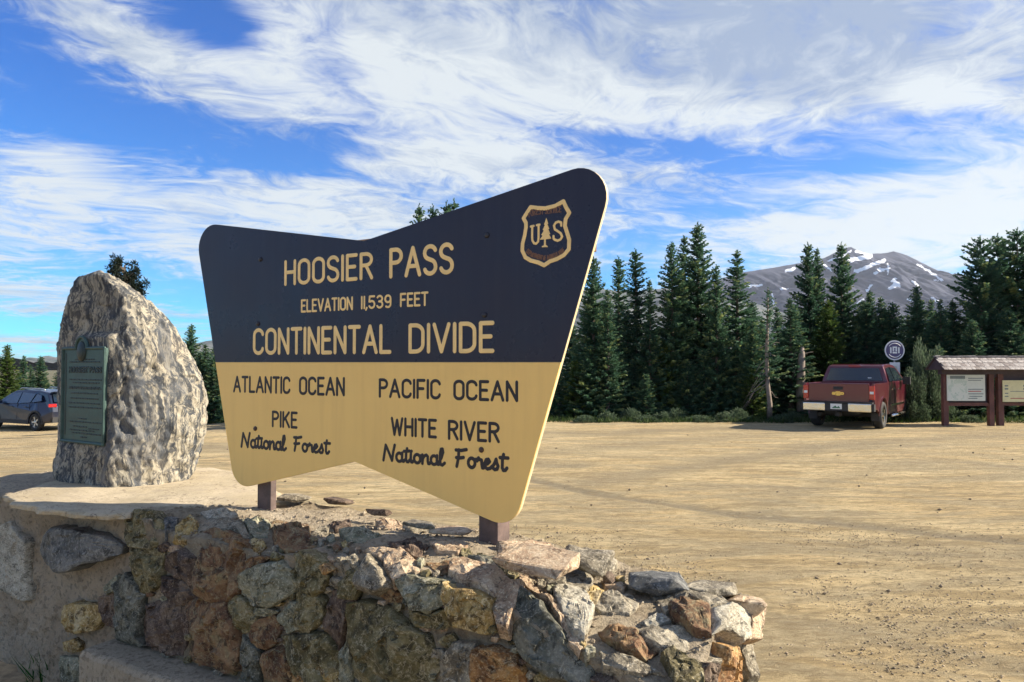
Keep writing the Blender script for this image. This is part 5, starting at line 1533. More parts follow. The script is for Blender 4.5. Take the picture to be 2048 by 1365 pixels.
TR = [ # px of the tip, depth, kind, width factor, label
 (1187, 515, 26.2, 'full', 1.0, 'dark spruce showing just past the right edge of the big sign'),
 (1237, 515, 28.5, 'spire', 1.0, 'thin spire-like spruce, the shorter of the slim pair right of the sign'),
 (1271, 500, 27.6, 'spire', 1.1, 'thin spire-like spruce, the taller of the slim pair right of the sign'),
 (1299, 562, 26.5, 'tall', 1.0, 'low spruce between the slim spires and the tall clump'),
 (1215, 580, 25.6, 'tall', 1.0, 'short dark spruce in front of the slim spires'),
 (1343, 487, 26.8, 'full', .95, 'broad spruce on the left side of the tall central clump'),
 (1368, 474, 28.0, 'tall', .95, 'pointed spruce just left of the highest tree tip'),
 (1396, 447, 27.2, 'wide', .90, 'highest spruce of the row, its tip against the clouds'),
 (1432, 532, 26.2, 'full', .85, 'green spruce leaning on the right flank of the highest tree'),
 (1474, 503, 27.4, 'tall', 1.15, 'pointed spruce in front of the left mountain shoulder'),
 (1505, 640, 25.8, 'full', .95, 'short spruce behind the grey leafless trunk'),
 (1580, 598, 26.2, 'tall', 1.2, 'medium spruce just left of the double-tipped tree'),
 (1616, 487, 28.2, 'wide', .85, 'large spruce rising above the red pickup, left of the peak'),
 (1634, 499, 28.4, 'tall', .8, 'second tip of the large spruce above the red pickup'),
 (1682, 487, 28.6, 'wide', .85, 'large spruce whose tip touches the snowy summit'),
 (1655, 600, 27.2, 'wide', .9, 'yellow-green spruce right above the pickup roof'),
 (1740, 583, 28.4, 'full', 1.0, 'spruce left of the round road sign, below the snow patches'),
 (1786, 606, 28.0, 'full', 1.0, 'spruce directly behind the round road sign'),
 (1833, 572, 28.2, 'full', 1.05, 'spruce right of the round road sign, in front of the peak'),
 (1872, 628, 27.0, 'wide', 1.0, 'bushy spruce behind the left end of the notice shelter'),
 (1905, 600, 27.5, 'wide', .9, 'spruce between the mountain foot and the big right-hand trees'),
 (1960, 474, 27.0, 'open', .85, 'big open spruce with sky showing through, left one of the right-hand group'),
 (1995, 470, 28.2, 'open', .8, 'big open spruce in the middle of the right-hand group'),
 (2034, 458, 27.2, 'open', .9, 'big open spruce at the right edge of the photo, the tallest there'),
 (2085, 470, 26.8, 'open', .95, 'big open spruce cut off by the right edge of the photo'),
 (1945, 640, 25.6, 'full', 1.1, 'dark spruce right behind the notice shelter roof'),
 (2020, 620, 25.8, 'wide', 1.0, 'dark broad spruce over the second bay of the notice shelter'),
 (15, 690, 34.0, 'full', 1.05, 'sunlit yellow-green spruce at the left edge of the photo'),
 (48, 712, 38.0, 'tall', 1.1, 'dark spruce right of the sunlit one, behind the parked car'),
 (61, 730, 40.0, 'tall', 1.0, 'small dark spruce tip behind the parked car roof'),
 (82, 713, 37.0, 'full', 1.0, 'spruce above the rear half of the parked car'),
 (122, 733, 36.0, 'full', 1.2, 'low spruce touching the left side of the boulder'),
 (383, 650, 31.0, 'full', .95, 'spruce peeping out between the boulder and the sign'),
 (411, 690, 30.5, 'tall', 1.3, 'grey-green spruce beside the left edge of the sign'),
 (430, 694, 30.0, 'full', 1.0, 'dark spruce half hidden by the left edge of the sign'),
 (838, 411, 25.5, 'spire', .75, 'leftmost tree tip poking over the sign top edge'),
 (866, 412, 25.8, 'spire', .75, 'second tree tip from the left over the sign top edge'),
 (893, 405, 26.0, 'spire', .75, 'third tree tip from the left over the sign top edge'),
 (908, 400, 25.6, 'spire', .7, 'rightmost tree tip poking over the sign top edge'),
]
rt = random.Random(5)
for (u, v, d, kind, wf, lab) in TR:
    x, y, H = tpos(u, v, d)
    nm = NEEDLE
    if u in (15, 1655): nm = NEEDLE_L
    tree('spruce_tree', kind, x, y, H, rt.uniform(0, 6.28), lab, G1, wf * rt.uniform(.95, 1.05) * (1.0 if H > 4.5 else 1.25), nm if nm is not NEEDLE else None)
# rows that close the wood behind and between them
for i in range(46):
    u = 1150 + i * 21 + rt.uniform(-8, 8); v = rt.uniform(590, 665); d = rt.uniform(26.0, 34)
    if 1590 < u < 1830: d = max(d, 28.0)
    x, y, H = tpos(u, v, d)
    tree('spruce_tree', rt.choice(('full', 'wide', 'tall')), x, y, H, rt.uniform(0, 6.28), 'dark spruce crowded into the shaded wood behind the front row', 'spruces filling the wood behind the lot', 1.25)
for i in range(34):
    u = 1120 + i * 29 + rt.uniform(-8, 8); v = rt.uniform(690, 760); d = rt.uniform(25.2, 26.8)
    if 1560 < u < 1850 or 1520 < u < 1550: d = 28.2
    x, y, H = tpos(u, v, d)
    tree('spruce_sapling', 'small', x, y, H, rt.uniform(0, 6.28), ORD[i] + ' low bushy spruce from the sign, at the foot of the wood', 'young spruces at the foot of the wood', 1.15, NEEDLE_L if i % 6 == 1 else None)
for i in range(10):
    u = 340 + i * 62 + rt.uniform(-10, 10); v = rt.uniform(700, 745) if i < 2 else rt.uniform(560, 690); d = rt.uniform(30, 34) if i < 3 else rt.uniform(26.5, 30)
    x, y, H = tpos(u, v, d)
    tree('spruce_tree', rt.choice(('full', 'wide')), x, y, H, rt.uniform(0, 6.28), 'dark spruce crowded into the shaded wood behind the front row', 'spruces filling the wood behind the lot', 1.3)
for i in range(10):
    u = -90 + i * 26; v = rt.uniform(742, 762); d = rt.uniform(38, 42)
    x, y, H = tpos(u, v, d)
    tree('spruce_tree', 'full', x, y, H, rt.uniform(0, 6.28), ORD[i] + ' low distant spruce from the left, beyond the parked car', 'low spruces beyond the parked car', 1.4)
# dark clumpy pine behind the boulder
def pine(seed):
    rs = np.random.RandomState(seed); Ps, Ds, Ls, Ws, Ts = [], [], [], [], []
    wood = MB(); wood.tube([(0, 0, -.3), (.05, 0, 1.8), (-.05, 0, 3.6), (0, 0, 4.9)], [.16, .13, .08, .03], 8)
    for i in range(64):
        f = rs.uniform(.42, 1.0) if i < 40 else rs.uniform(.80, 1.0); a = rs.rand() * 6.28; L = (.35 + 1.35 * (1 - f) ** .8 * 1.2) * rs.uniform(.55, 1.1)
        z0 = 5.05 * f - .25
        tip = np.array([math.cos(a) * L, math.sin(a) * L, z0 + L * .28])
        wood.tube([(0, 0, z0), (tip[0] * .5, tip[1] * .5, z0 + .04), tuple(tip)], [.035, .022, .01], 4, False)
        for c in range(rs.randint(2, 5)):
            cc = tip * np.array([1, 1, 1]) + rs.normal(size=3) * .11 - np.array([tip[0], tip[1], 0]) * .16 * c
            n = 62; d = rs.normal(size=(n, 3)); d[:, 2] += .35; d /= np.linalg.norm(d, axis=1, keepdims=True)
            Ps.append(cc + d * rs.uniform(.02, .12, (n, 1))); Ds.append(d); Ls.append(rs.uniform(.06, .13, n)); Ws.append(np.full(n, .018)); Ts.append(rs.rand(n) * .9)
    P = np.concatenate(Ps); V = spray_quads(P, np.concatenate(Ds), np.concatenate(Ls), np.concatenate(Ws), rs)
    me = quads_mesh('crown', V.reshape(-1, 3), np.arange(len(V) * 4).reshape(-1, 4))
    me.attributes.new('tint', 'FLOAT', 'FACE').data.foreach_set('value', np.concatenate(Ts).astype(np.float32))
    return me, mesh('trunk', wood.v, wood.f)
cm, tm_ = pine(3)
p = at_y(250, 517, 24.0)
o = thing('pine_tree', 'nearly black clumpy pine rising behind the top of the boulder', 'tree', (p.x, p.y, float(gz(p.x, p.y))), 0.6)
c = link('crown', cm, NEEDLE_D, o); d = link('trunk', tm_, BARK, o)
hs = (p.z - float(gz(p.x, p.y))) / 5.25
c.scale = d.scale = (hs * .70, hs * .70, hs * 1.03)
# grey leafless-trunk tree and the broken snag
def snag(pts, rads, twigs, name, label, cat, seed, loc):
    rr = random.Random(seed)
    o = thing(name, label, cat, loc)
    MB().tube(pts, rads, 10).build('trunk', DEAD, o, True)
    m_ = MB()
    for (z, a, L, dr) in twigs:
        q = [(0, 0, z)]
        for k in range(1, 5):
            t = k / 4; q.append((math.cos(a) * L * t + rr.uniform(-.03, .03), math.sin(a) * L * t, z - dr * L * t ** 1.4 + rr.uniform(-.04, .04)))
        m_.tube(q, [.020, .016, .012, .008, .003], 5)
        m_.tube([q[2], (q[2][0] + math.cos(a + .6) * L * .25, q[2][1] + .1, q[2][2] - .15 * L)], [.009, .002], 4)
    bo = m_.build('dead_branches', DEAD, o, True)
    return o
x, y, H = tpos(1536, 577, 25.0)
tw = [(z, a, L, dr) for z, a, L, dr in [(1.9, PI, .75, 1.5), (1.75, PI * .96, .85, 1.35), (1.5, PI * 1.05, .95, 1.15), (1.35, PI, 1.0, 1.05), (1.2, PI * .9, .8, 1.1), (2.2, PI * .98, .5, 1.3), (2.3, .2, .4, .4), (1.6, .1, .45, .6), (2.7, 0, .4, .2), (2.6, PI, .4, .5), (1.0, .3, .35, .7)]]
sn_ = snag([(0, 0, -.1), (.02, 0, .6), (-.05, 0, 1.3), (-.07, 0, 2.3), (-.02, 0, H * .75), (0, 0, H)], [.10, .085, .07, .06, .04, .01], tw, 'spruce_tree', 'half-dead spruce with a bare pale trunk and drooping dead branches', 'tree', 5, (x, y, -.05))
cm, _ = KINDS['ragged']
c = link('crown', cm, None, sn_); c.scale = (.62, .62, H / 7)
x, y, H = tpos(1603, 694, 25.9)
snag([(0, 0, -.1), (-.05, 0, .8), (-.03, 0, 1.6), (0, 0, H * .9), (.03, 0, H)], [.17, .16, .14, .11, .05], [(H * .93, PI * .95, .32, .5), (H * .9, .1, .42, -.25), (H * .7, PI, .5, .9), (H * .72, .2, .3, .6), (H * .45, PI * .9, .3, .5), (H * .35, .3, .3, .2)],
     'dead_tree', 'broken-topped rusty grey dead trunk behind the pickup bed', 'tree trunk', 9, (x, y, -.05))

# leafy bushes
def bush(seed, n, rx, rz_, up=.4):
    rs = np.random.RandomState(seed)
    d = rs.normal(size=(n, 3)); d /= np.linalg.norm(d, axis=1, keepdims=True); d[:, 2] = np.abs(d[:, 2])
    lump = 1 + .25 * np.sin(d[:, 0] * 5 + seed) * np.cos(d[:, 1] * 6) + .18 * np.sin(d[:, 2] * 9)
    r = rs.uniform(.45, 1.0, n) ** .6 * lump
    P = d * r[:, None] * np.array([rx, rx, rz_])
    dd = d + rs.normal(size=(n, 3)) * .6 + np.array([0, 0, up])
    V = spray_quads(P, dd, rs.uniform(.08, .2, n), rs.uniform(.014, .03, n), rs)
    me = quads_mesh('leaves', V.reshape(-1, 3), np.arange(n * 4).reshape(-1, 4))
    me.attributes.new('tint', 'FLOAT', 'FACE').data.foreach_set('value', np.clip(rs.rand(n) * .7 + .3 * d[:, 2], 0, 1).astype(np.float32))
    st = MB()
    for k in range(9):
        a = rs.rand() * 6.28; q = rs.uniform(.3, .8)
        st.tube([(math.cos(a) * .08, math.sin(a) * .08, -.05), (math.cos(a) * rx * q * .6, math.sin(a) * rx * q * .6, rz_ * .45), (math.cos(a) * rx * q, math.sin(a) * rx * q, rz_ * .85)], [.02, .014, .006], 4)
    return me, mesh('stems', st.v, st.f)
BU = [bush(3, 9000, 1.0, 2.0, 1.0), bush(8, 1500, .55, .5, .5)]
for me, st in BU: me.materials.append(BUSH_M); st.materials.append(BARK)
for (u, vt, d, sx, k, lab) in [(1848, 712, 25.0, .62, 0, 'tall pale willow bush between the round sign and the notice shelter'), (1825, 760, 24.6, .5, 0, 'lower grey-green willow bush beside the pickup nose'), (1872, 745, 24.8, .4, 0, 'narrow willow bush against the left post of the notice shelter')]:
    x, y, H = tpos(u, vt, d); o = thing('willow_bush', lab, 'bush', (x, y, 0), rt.uniform(0, 6))
    for me, nm in zip(BU[k], ('leaves', 'stems')):
        c = link(nm, me, None, o); c.scale = (sx, sx, H / 2.1)
for i, u in enumerate((1170, 1215, 1262, 1290, 1327, 1352, 1400, 1452, 1478, 1560, 1583, 1905, 1940)):
    d = 24.2 + (i % 3) * .25; x = at_y(u, 840, d).x
    o = thing('low_shrub', ORD[i] + ' knee-high green shrub from the sign along the far lot edge', 'shrub', (x, d, 0), i, 'low shrubs along the lot edge')
    for me, nm in zip(BU[1], ('leaves', 'stems')):
        c = link(nm, me, None, o); c.scale = (.6 + .25 * (i % 4) / 3, .6, .34 + .14 * (i % 3))
# grass and low herbs along the far edge: nobody could count the blades
def blades(name, n, xy, hmin, hmax, wd, mat, z=None, lean=.5, seed=1):
    rs = np.random.RandomState(seed)
    x, y = xy(rs, n); zz_ = gz(x, y) - .02 if z is None else z(x, y)
    P = np.stack([x, y, zz_], 1)
    d = np.stack([rs.normal(size=n) * lean, rs.normal(size=n) * lean, np.ones(n)], 1)
    V = spray_quads(P, d, rs.uniform(hmin, hmax, n), np.full(n, wd) * rs.uniform(.6, 1.3, n), rs)
    me = quads_mesh(name, V.reshape(-1, 3), np.arange(n * 4).reshape(-1, 4))
    me.attributes.new('tint', 'FLOAT', 'FACE').data.foreach_set('value', rs.rand(n).astype(np.float32))
    return tag(link(name, me, mat), kind='stuff')
GRASS = tree_mat('edge_grass', (.03, .06, .015), (.07, .12, .03), (.16, .17, .07))
GRASS2 = tree_mat('bright_grass', (.02, .07, .012), (.05, .16, .025), (.12, .26, .06))
def edge_y(x): return 24.1 + np.clip(-x / 12, 0, 1.6) * 5.5
blades('grass', 26000, lambda rs, n: (lambda x: (x, edge_y(x) + rs.rand(n) ** 1.6 * 3.2 + (fbm(x * .8, x * 0, 3, 3) - .5) * 1.2))(rs.uniform(-24, 22, n)), .06, .30, .012, GRASS, lean=.6)
gx, gy = -2.62, 3.86
pg_ = at_z(128, 1352, .16)
blades('grass', 520, lambda rs, n: (pg_.x + rs.normal(size=n) * .06, pg_.y - .05 + rs.normal(size=n) * .03), .09, .25, .004, GRASS2, z=lambda x, y: x * 0 + .13, lean=.28, seed=5)

# ------------------------------------------------------------------ VEHICLES
def carpaint(name, c, rough=.28, dusty=.45):
    m, nt, b = newmat(name)
    tco = nd(nt, 'ShaderNodeTexCoord').outputs['Object']
    n = tnoise(nt, tco, 2.2, 6, .7); f = nd(nt, 'ShaderNodeSeparateXYZ', {0: tco}).outputs[2]
    dust = mth(nt, 'MULTIPLY', ss(nt, f, 1.1, .4), ss(nt, n, .35, .7, .03, dusty))
    nt.links.new(mix(nt, dust, c, (.30, .22, .14)), b.inputs['Base Color'])
    nt.links.new(mth(nt, 'ADD', rough, mth(nt, 'MULTIPLY', dust, .6)), b.inputs['Roughness'])
    b.inputs['Metallic'].default_value = .25; b.inputs['Coat Weight'].default_value = .8; b.inputs['Coat Roughness'].default_value = .06
    return m
RED = carpaint('maroon_paint', (.100, .009, .022)); BLU = carpaint('slate_blue_paint', (.012, .020, .045), dusty=.12); BLU.node_tree.nodes['Principled BSDF'].inputs['Coat Weight'].default_value = .35
GLS = basic('dark_glass', (.012, .02, .03), .06, var=.1, spec=.8); GLB = basic('blue_glass', (.02, .06, .12), .05, var=.1, spec=.9)
RUB = basic('tyre_rubber', (.025, .025, .025), .85, var=.3, scale=9); BLK = basic('black_plastic', (.018, .018, .02), .6, var=.2)
CHR = basic('chrome', (.72, .70, .64), .18, metal=1.0, var=.05); ALU = basic('alloy', (.52, .53, .55), .3, metal=.8, var=.08)
TLR = basic('red_lens', (.42, .008, .012), .15, var=.1, spec=.7, coat=.6); WHT = basic('white_enamel', (.72, .73, .72), .4, var=.05); GLD = basic('gold_emblem', (.75, .48, .12), .3, metal=.6, var=.06)
RIB = basic('underbody', (.03, .028, .026), .9, var=.3)
def arch(cx, r, z0, n=10, rev=True):
    a0 = math.asin(max(-1, min(1, (z0 - r[1]) / r[0]))); A = [PI - a0 - (PI - 2 * a0) * i / n for i in range(n + 1)]
    pts = [(cx + r[0] * math.cos(a), r[1] + r[0] * math.sin(a)) for a in A]
    return pts if not rev else pts[::-1]
def wheel(parent, x, y, r, wdt, side, spokes=5, mat=ALU):
    w_ = wdt / 2
    t = MB().lathe([(r * .62, -w_ * .9), (r * .9, -w_), (r * .975, -w_ * .75), (r, -w_ * .4), (r, w_ * .4), (r * .975, w_ * .75), (r * .9, w_), (r * .62, w_ * .9)], 32)
    o = t.build('wheel', RUB, parent, True); o.location = (x, y, r)
    m_ = MB(); sd = side
    m_.lathe([(r * .55, -w_ * .7), (r * .64, -w_ * .8), (r * .66, w_ * .85 * 1), (r * .60, w_ * .86), (r * .57, w_ * .2)], 28)
    for k in range(spokes):
        a = 2 * PI * k / spokes
        for q in (-.13, .13):
            m_.box((math.cos(a + q) * r * .33, sd * w_ * .62, math.sin(a + q) * r * .33), (r * .62, w_ * .25, r * .10), ry=-(a + q * .4))
    m_.lathe([(0.001, sd * w_ * .3), (r * .16, sd * w_ * .3), (r * .15, sd * w_ * .8), (.001, sd * w_ * .85)], 14)
    rm = m_.build('rim', mat, o)
    MB().lathe([(.001, sd * w_ * .05), (r * .56, sd * w_ * .05), (r * .56, sd * w_ * .12), (.001, sd * w_ * .12)], 24).build('brake_disc', BLK, o)
    return o
def sided(name, poly, hwf, off, thick, mat, parent, sides=(1, -1)):
    """a panel that follows the body side: polygon in (x, z), y from the body half width"""
    for s in sides:
        n = len(poly)
        V = [(x, s * (hwf(x, z) + o_), z) for o_ in (off, off - thick) for (x, z) in poly]
        Fc = [tuple(range(n)), tuple(range(2 * n - 1, n - 1, -1))] + [(i, i + n, (i + 1) % n + n, (i + 1) % n) for i in range(n)]
        me = mesh(name, V, Fc); bm = bmesh.new(); bm.from_mesh(me); bmesh.ops.recalc_face_normals(bm, faces=bm.faces); bm.to_mesh(me); bm.free()
        link(name, me, mat, parent)
tr_ = thing('pickup_truck', 'maroon crew-cab pickup parked at the far edge of the lot, seen from behind', 'pickup truck', (11.09, 23.61, 0), math.atan2(.79, .612))
def hw(x, z): return 1.0 - max(0, z - 1.28) * .36 - max(0, x - 2.5) * .16 - max(0, .75 - z) * .08
CAB = [(-.72, .42), (-.72, 1.36), (-.68, 1.60), (-.60, 1.84), (-.3, 1.885), (.5, 1.895), (.98, 1.86), (1.25, 1.76), (1.92, 1.33), (2.5, 1.28), (2.98, 1.18), (3.06, 1.05), (3.08, .60), (2.98, .42)] + arch(2.09, (.50, .40), .42) + [(1.5, .36), (-.6, .36)]
o = MB().prism(CAB, -1, 1, lambda x, y, z: (x, y * hw(x, z), z)).build('body', RED, tr_); bevel(o, .045, 3, 40)
BED = [(-2.60, .60), (-2.62, 1.34), (-.735, 1.34), (-.735, .44), (-1.03, .44)] + arch(-1.55, (.50, .40), .46)[0:] + [(-2.07, .50), (-2.3, .58)]
for s in (1, -1):
    o = MB().prism(BED, .0, .08, lambda x, y, z: (x, s * (hw(x, z) - .005 - y), z)).build('bed_side', RED, tr_); bevel(o, .025, 2)
o = MB().box((-2.60, 0, 1.015), (.07, 1.66, .66)).build('tailgate', RED, tr_); bevel(o, .02, 2)
MB().box((-2.64, 0, 1.30), (.02, 1.60, .035)).build('tailgate_top_trim', RED, tr_)
tg = [c for c in tr_.children if c.name.startswith('tailgate')][0]
MB().box((-2.638, 0, .76), (.012, 1.5, .03)).build('tailgate_crease', RED, tg)
MB().box((-2.642, 0, 1.20), (.02, .26, .09)).build('handle', BLK, tg)
MB().prism([(-.17, .0), (-.15, .042), (-.06, .042), (-.06, .062), (.06, .062), (.06, .042), (.15, .042), (.17, 0), (.15, -.042), (.06, -.042), (.06, -.062), (-.06, -.062), (-.06, -.042), (-.15, -.042)], -.012, .012,
          lambda x, y, z: (-2.645 + y, x, 1.045 + z)).build('emblem', GLD, tg)
MB().box((-1.65, 0, .80), (1.8, 1.8, .05)).build('bed_floor', BLK, tr_)
for s in (1, -1):
    o = MB().box((-2.625, s * .905, 1.08), (.05, .15, .40)).build('taillight', TLR, tr_); bevel(o, .015, 2)
    MB().box((-2.653, s * .905, 1.08), (.006, .10, .07)).build('reversing_light', WHT, tr_)
    sided('wheel_arch_trim', [(-1.55 + q[0] * .56, .40 + q[1] * .56) for q in [(math.cos(R(a)), math.sin(R(a))) for a in range(0, 181, 15)]] + [(-1.55 + q[0] * .505, .40 + q[1] * .505) for q in [(math.cos(R(a)), math.sin(R(a))) for a in range(180, -1, -15)]], hw, .012, .03, RED, tr_, (s,))
# rear bumper: chrome halves, dark centre with the plate
for s in (1, -1):
    bp_ = MB().box((-2.78, s * .62, .66), (.20, .62, .24)).build('rear_bumper', CHR, tr_); bevel(bp_, .03, 3)
MB().box((-2.76, 0, .66), (.2, .66, .22)).build('bumper_centre', BLK, bp_)
MB().box((-2.74, 0, .795), (.26, 1.9, .03)).build('bumper_step', BLK, bp_)
MB().box((-2.87, 0, .68), (.012, .31, .155)).build('licence_plate', WHT, bp_)
MB().prism([(-.12, -.035), (-.07, .03), (-.03, -.01), (.02, .04), (.12, -.035)], -.002, .002, lambda x, y, z: (-2.879 + y, x, .665 + z)).build('plate_print', basic('plate_green', (.03, .15, .07), .5), bp_)
for s in (1, -1): MB().box((-2.77, s * .97, .66), (.18, .07, .20)).build('bumper_corner', BLK, bp_)
for x in (-1.55, 2.09):
    for s in (1, -1): wheel(tr_, x, s * .87, .40, .27, s, 6, CHR)
m_ = MB().box((0, 0, .52), (4.9, .9, .16)).box((-1.55, 0, .40), (.14, 1.5, .14)).box((2.09, 0, .38), (.14, 1.5, .12)).box((-2.3, .55, .42), (.5, .1, .1)).box((-2.6, 0, .45), (.3, .12, .12)); m_.build('chassis', RIB, tr_)
for s in (1, -1):
    MB().tube([(-.55, s * 1.02, .33), (1.35, s * 1.02, .33)], .045, 10).build('side_step', CHR, tr_, True)
    MB().box((-2.07, s * .87, .36), (.02, .24, .22)).build('mud_flap', BLK, tr_)
    MB().box((1.22, s * 1.13, 1.36), (.12, .22, .24)).build('mirror', BLK, tr_); 
    for x in (-.38, .62): MB().box((x, s * (hw(x, 1.12) + .022), 1.13), (.17, .03, .035)).build('door_handle', CHR, tr_)
WR = [(-.50, 1.37), (-.42, 1.76), (.12, 1.80), (.14, 1.37)]; WF = [(.24, 1.37), (.22, 1.80), (.95, 1.77), (1.16, 1.66), (1.60, 1.37)]
sided('side_window', WR, hw, .008, .03, GLS, tr_); sided('side_window', WF, hw, .008, .03, GLS, tr_)
for xx in (.19, -.58): sided('door_seam', [(xx, .48), (xx, 1.34), (xx + .014, 1.34), (xx + .014, .48)], hw, .004, .02, BLK, tr_)
sided('door_moulding', [(-.55, .62), (-.55, .68), (1.5, .68), (1.5, .62)], hw, .012, .03, CHR, tr_)
V = [(-.735, -.82, 1.39), (-.735, .82, 1.39), (-.655, .70, 1.77), (-.655, -.70, 1.77)]
MB().add([Vector(v) + Vector((-.006 - .012 * k, 0, 0)) for k in (0, 1) for v in V], [(0, 1, 2, 3), (7, 6, 5, 4), (0, 4, 5, 1), (1, 5, 6, 2), (2, 6, 7, 3), (3, 7, 4, 0)]).build('rear_window', GLS, tr_)
V = [(1.33, -.74, 1.74), (1.33, .74, 1.74), (1.90, .86, 1.38), (1.90, -.86, 1.38)]
MB().add([Vector(v) + Vector((.02 + .012 * k, 0, .02)) for k in (0, 1) for v in V], [(3, 2, 1, 0), (4, 5, 6, 7), (0, 1, 5, 4), (1, 2, 6, 5), (2, 3, 7, 6), (3, 0, 4, 7)]).build('windscreen', GLS, tr_)
MB().box((-.66, 0, 1.835), (.03, .34, .035)).build('high_brake_light', TLR, tr_)
MB().box((-.75, -.45, 1.47), (.004, .10, .03)).build('window_sticker', WHT, tr_)
for s in (1, -1): MB().box((3.05, s * .8, .98), (.06, .28, .2)).build('headlight', WHT, tr_)

cr_ = thing('parked_car', 'dark slate-blue crossover car parked at the far left of the lot', 'car', (-19.32, 30.09, -.72), math.atan2(.434, -.9))
def hc(x, z): return .88 - max(0, z - .98) * .42 - max(0, abs(x) - 1.7) * .22
CP = [(-2.12, .38), (-2.22, .52), (-2.24, .76), (-2.20, .98), (-2.08, 1.10), (-1.86, 1.40), (-1.80, 1.49), (-1.2, 1.56), (-.3, 1.585), (.22, 1.55), (.62, 1.38), (1.12, 1.08), (1.7, 1.02), (2.05, .92), (2.2, .74), (2.2, .40), (2.05, .30)] + arch(1.32, (.39, .34), .30) + [(.85, .26), (-.9, .26)] + arch(-1.35, (.39, .34), .30)
o = MB().prism(CP, -1, 1, lambda x, y, z: (x, y * hc(x, z), z)).build('body', BLU, cr_); bevel(o, .05, 3, 40)
for cx in (1.32, -1.35):
    sided('wheel_arch_trim', [(cx + .47 * math.cos(R(a)), .34 + .47 * math.sin(R(a))) for a in range(-8, 189, 14)] + [(cx + .395 * math.cos(R(a)), .34 + .395 * math.sin(R(a))) for a in range(188, -9, -14)], hc, .015, .04, BLK, cr_)
    for s in (1, -1): wheel(cr_, cx, s * .78, .345, .22, s, 5, ALU)
sided('sill', [(-.92, .26), (-.92, .42), (.86, .42), (.86, .26)], hc, .012, .04, BLK, cr_)
sided('side_window', [(-1.62, 1.17), (-1.50, 1.38), (-1.2, 1.43), (-1.05, 1.10)], hc, .008, .03, GLB, cr_)
sided('side_window', [(-.98, 1.10), (-1.10, 1.44), (-.28, 1.48), (-.24, 1.06)], hc, .008, .03, GLB, cr_)
sided('side_window', [(-.17, 1.06), (-.20, 1.48), (.15, 1.46), (.50, 1.34), (.90, 1.05)], hc, .008, .03, GLB, cr_)
for s in (1, -1):
    o = MB().box((-2.13, s * .70, 1.0), (.16, .28, .13), rz=-s * .35).build('taillight', TLR, cr_); bevel(o, .02, 2)
    MB().tube([(-1.5, s * .58, 1.58), (-1.4, s * .58, 1.635), (.0, s * .58, 1.645), (.1, s * .58, 1.60)], .018, 6).build('roof_rail', ALU, cr_, True)
    MB().box((.78, s * .98, 1.10), (.14, .18, .12)).build('mirror', BLU, cr_)
    for x in (-.75, .15): MB().box((x, s * .895, .93), (.16, .02, .03)).build('door_handle', BLU, cr_)
for xx in (-.21, -.98): sided('door_seam', [(xx, .45), (xx, 1.04), (xx + .012, 1.04), (xx + .012, .45)], hc, .004, .02, BLK, cr_)
V = [(-2.10, -.62, 1.12), (-2.10, .62, 1.12), (-1.87, .54, 1.42), (-1.87, -.54, 1.42)]
MB().add([Vector(v) + Vector((-.02 - .012 * k, 0, .01)) for k in (0, 1) for v in V], [(0, 1, 2, 3), (7, 6, 5, 4), (0, 4, 5, 1), (1, 5, 6, 2), (2, 6, 7, 3), (3, 7, 4, 0)]).build('rear_window', GLS, cr_)
o = MB().box((-1.92, 0, 1.51), (.26, 1.1, .035), ry=.12).build('spoiler', BLU, cr_); bevel(o, .012, 2)
MB().box((-2.20, 0, .45), (.10, 1.5, .22)).build('rear_bumper', BLK, cr_)
MB().box((-2.262, 0, .80), (.01, .30, .15)).build('licence_plate', WHT, cr_)
MB().box((-2.225, 0, 1.0), (.03, .9, .03)).build('chrome_strip', CHR, cr_)

# ------------------------------------------------------------------ NOTICE SHELTER
KX, KY = 13.18, 22.9
ks = thing('notice_shelter', 'brown timber notice shelter with shingle roof and two information boards', 'notice board', (KX, KY, 0))
KW = basic('red_brown_timber', (.115, .045, .038), .7, var=.3, scale=4, bump=.4, bscale=30, dirt=((.24, .15, .09), 2.5, .55, .5))
KD = basic('dark_timber', (.06, .045, .055), .7, var=.3, scale=4)
SHG = [basic('weathered_shingle', (.34, .31, .29), .9, var=.35, scale=9, bump=.4, bscale=40), basic('dark_shingle', (.22, .19, .175), .9, var=.35, scale=9, bump=.4, bscale=40)]
for px_a, px_b in ((1883, 1893), (1974, 1984), (1992, 2003), (2102, 2113)):
    xa = (px_a - 1024) / F * KY - KX; xb = (px_b - 1024) / F * KY - KX
    o = MB().box(((xa + xb) / 2, 0, .85), (xb - xa, .15, 1.75)).build('post', KW, ks); bevel(o, .01)
x0, x1 = (1878 - 1024) / F * KY - KX, 3.9
MB().box(((x0 + x1) / 2, -.02, 1.66), (x1 - x0, .20, .16)).build('beam', KD, ks)
MB().box(((x0 + x1) / 2, .02, 1.53), (x1 - x0 - .2, .05, .10)).build('fascia', KD, ks)
for a, b_, zz_ in ((1893, 1974, .655), (2003, 2102, .66)):
    xa = (a - 1024) / F * KY - KX; xb = (b_ - 1024) / F * KY - KX
    MB().box(((xa + xb) / 2, 0, zz_), (xb - xa, .08, .10)).build('rail', KW, ks)
    MB().box(((xa + xb) / 2, .05, 1.12), (xb - xa, .03, .90)).build('backing_board', KD, ks)
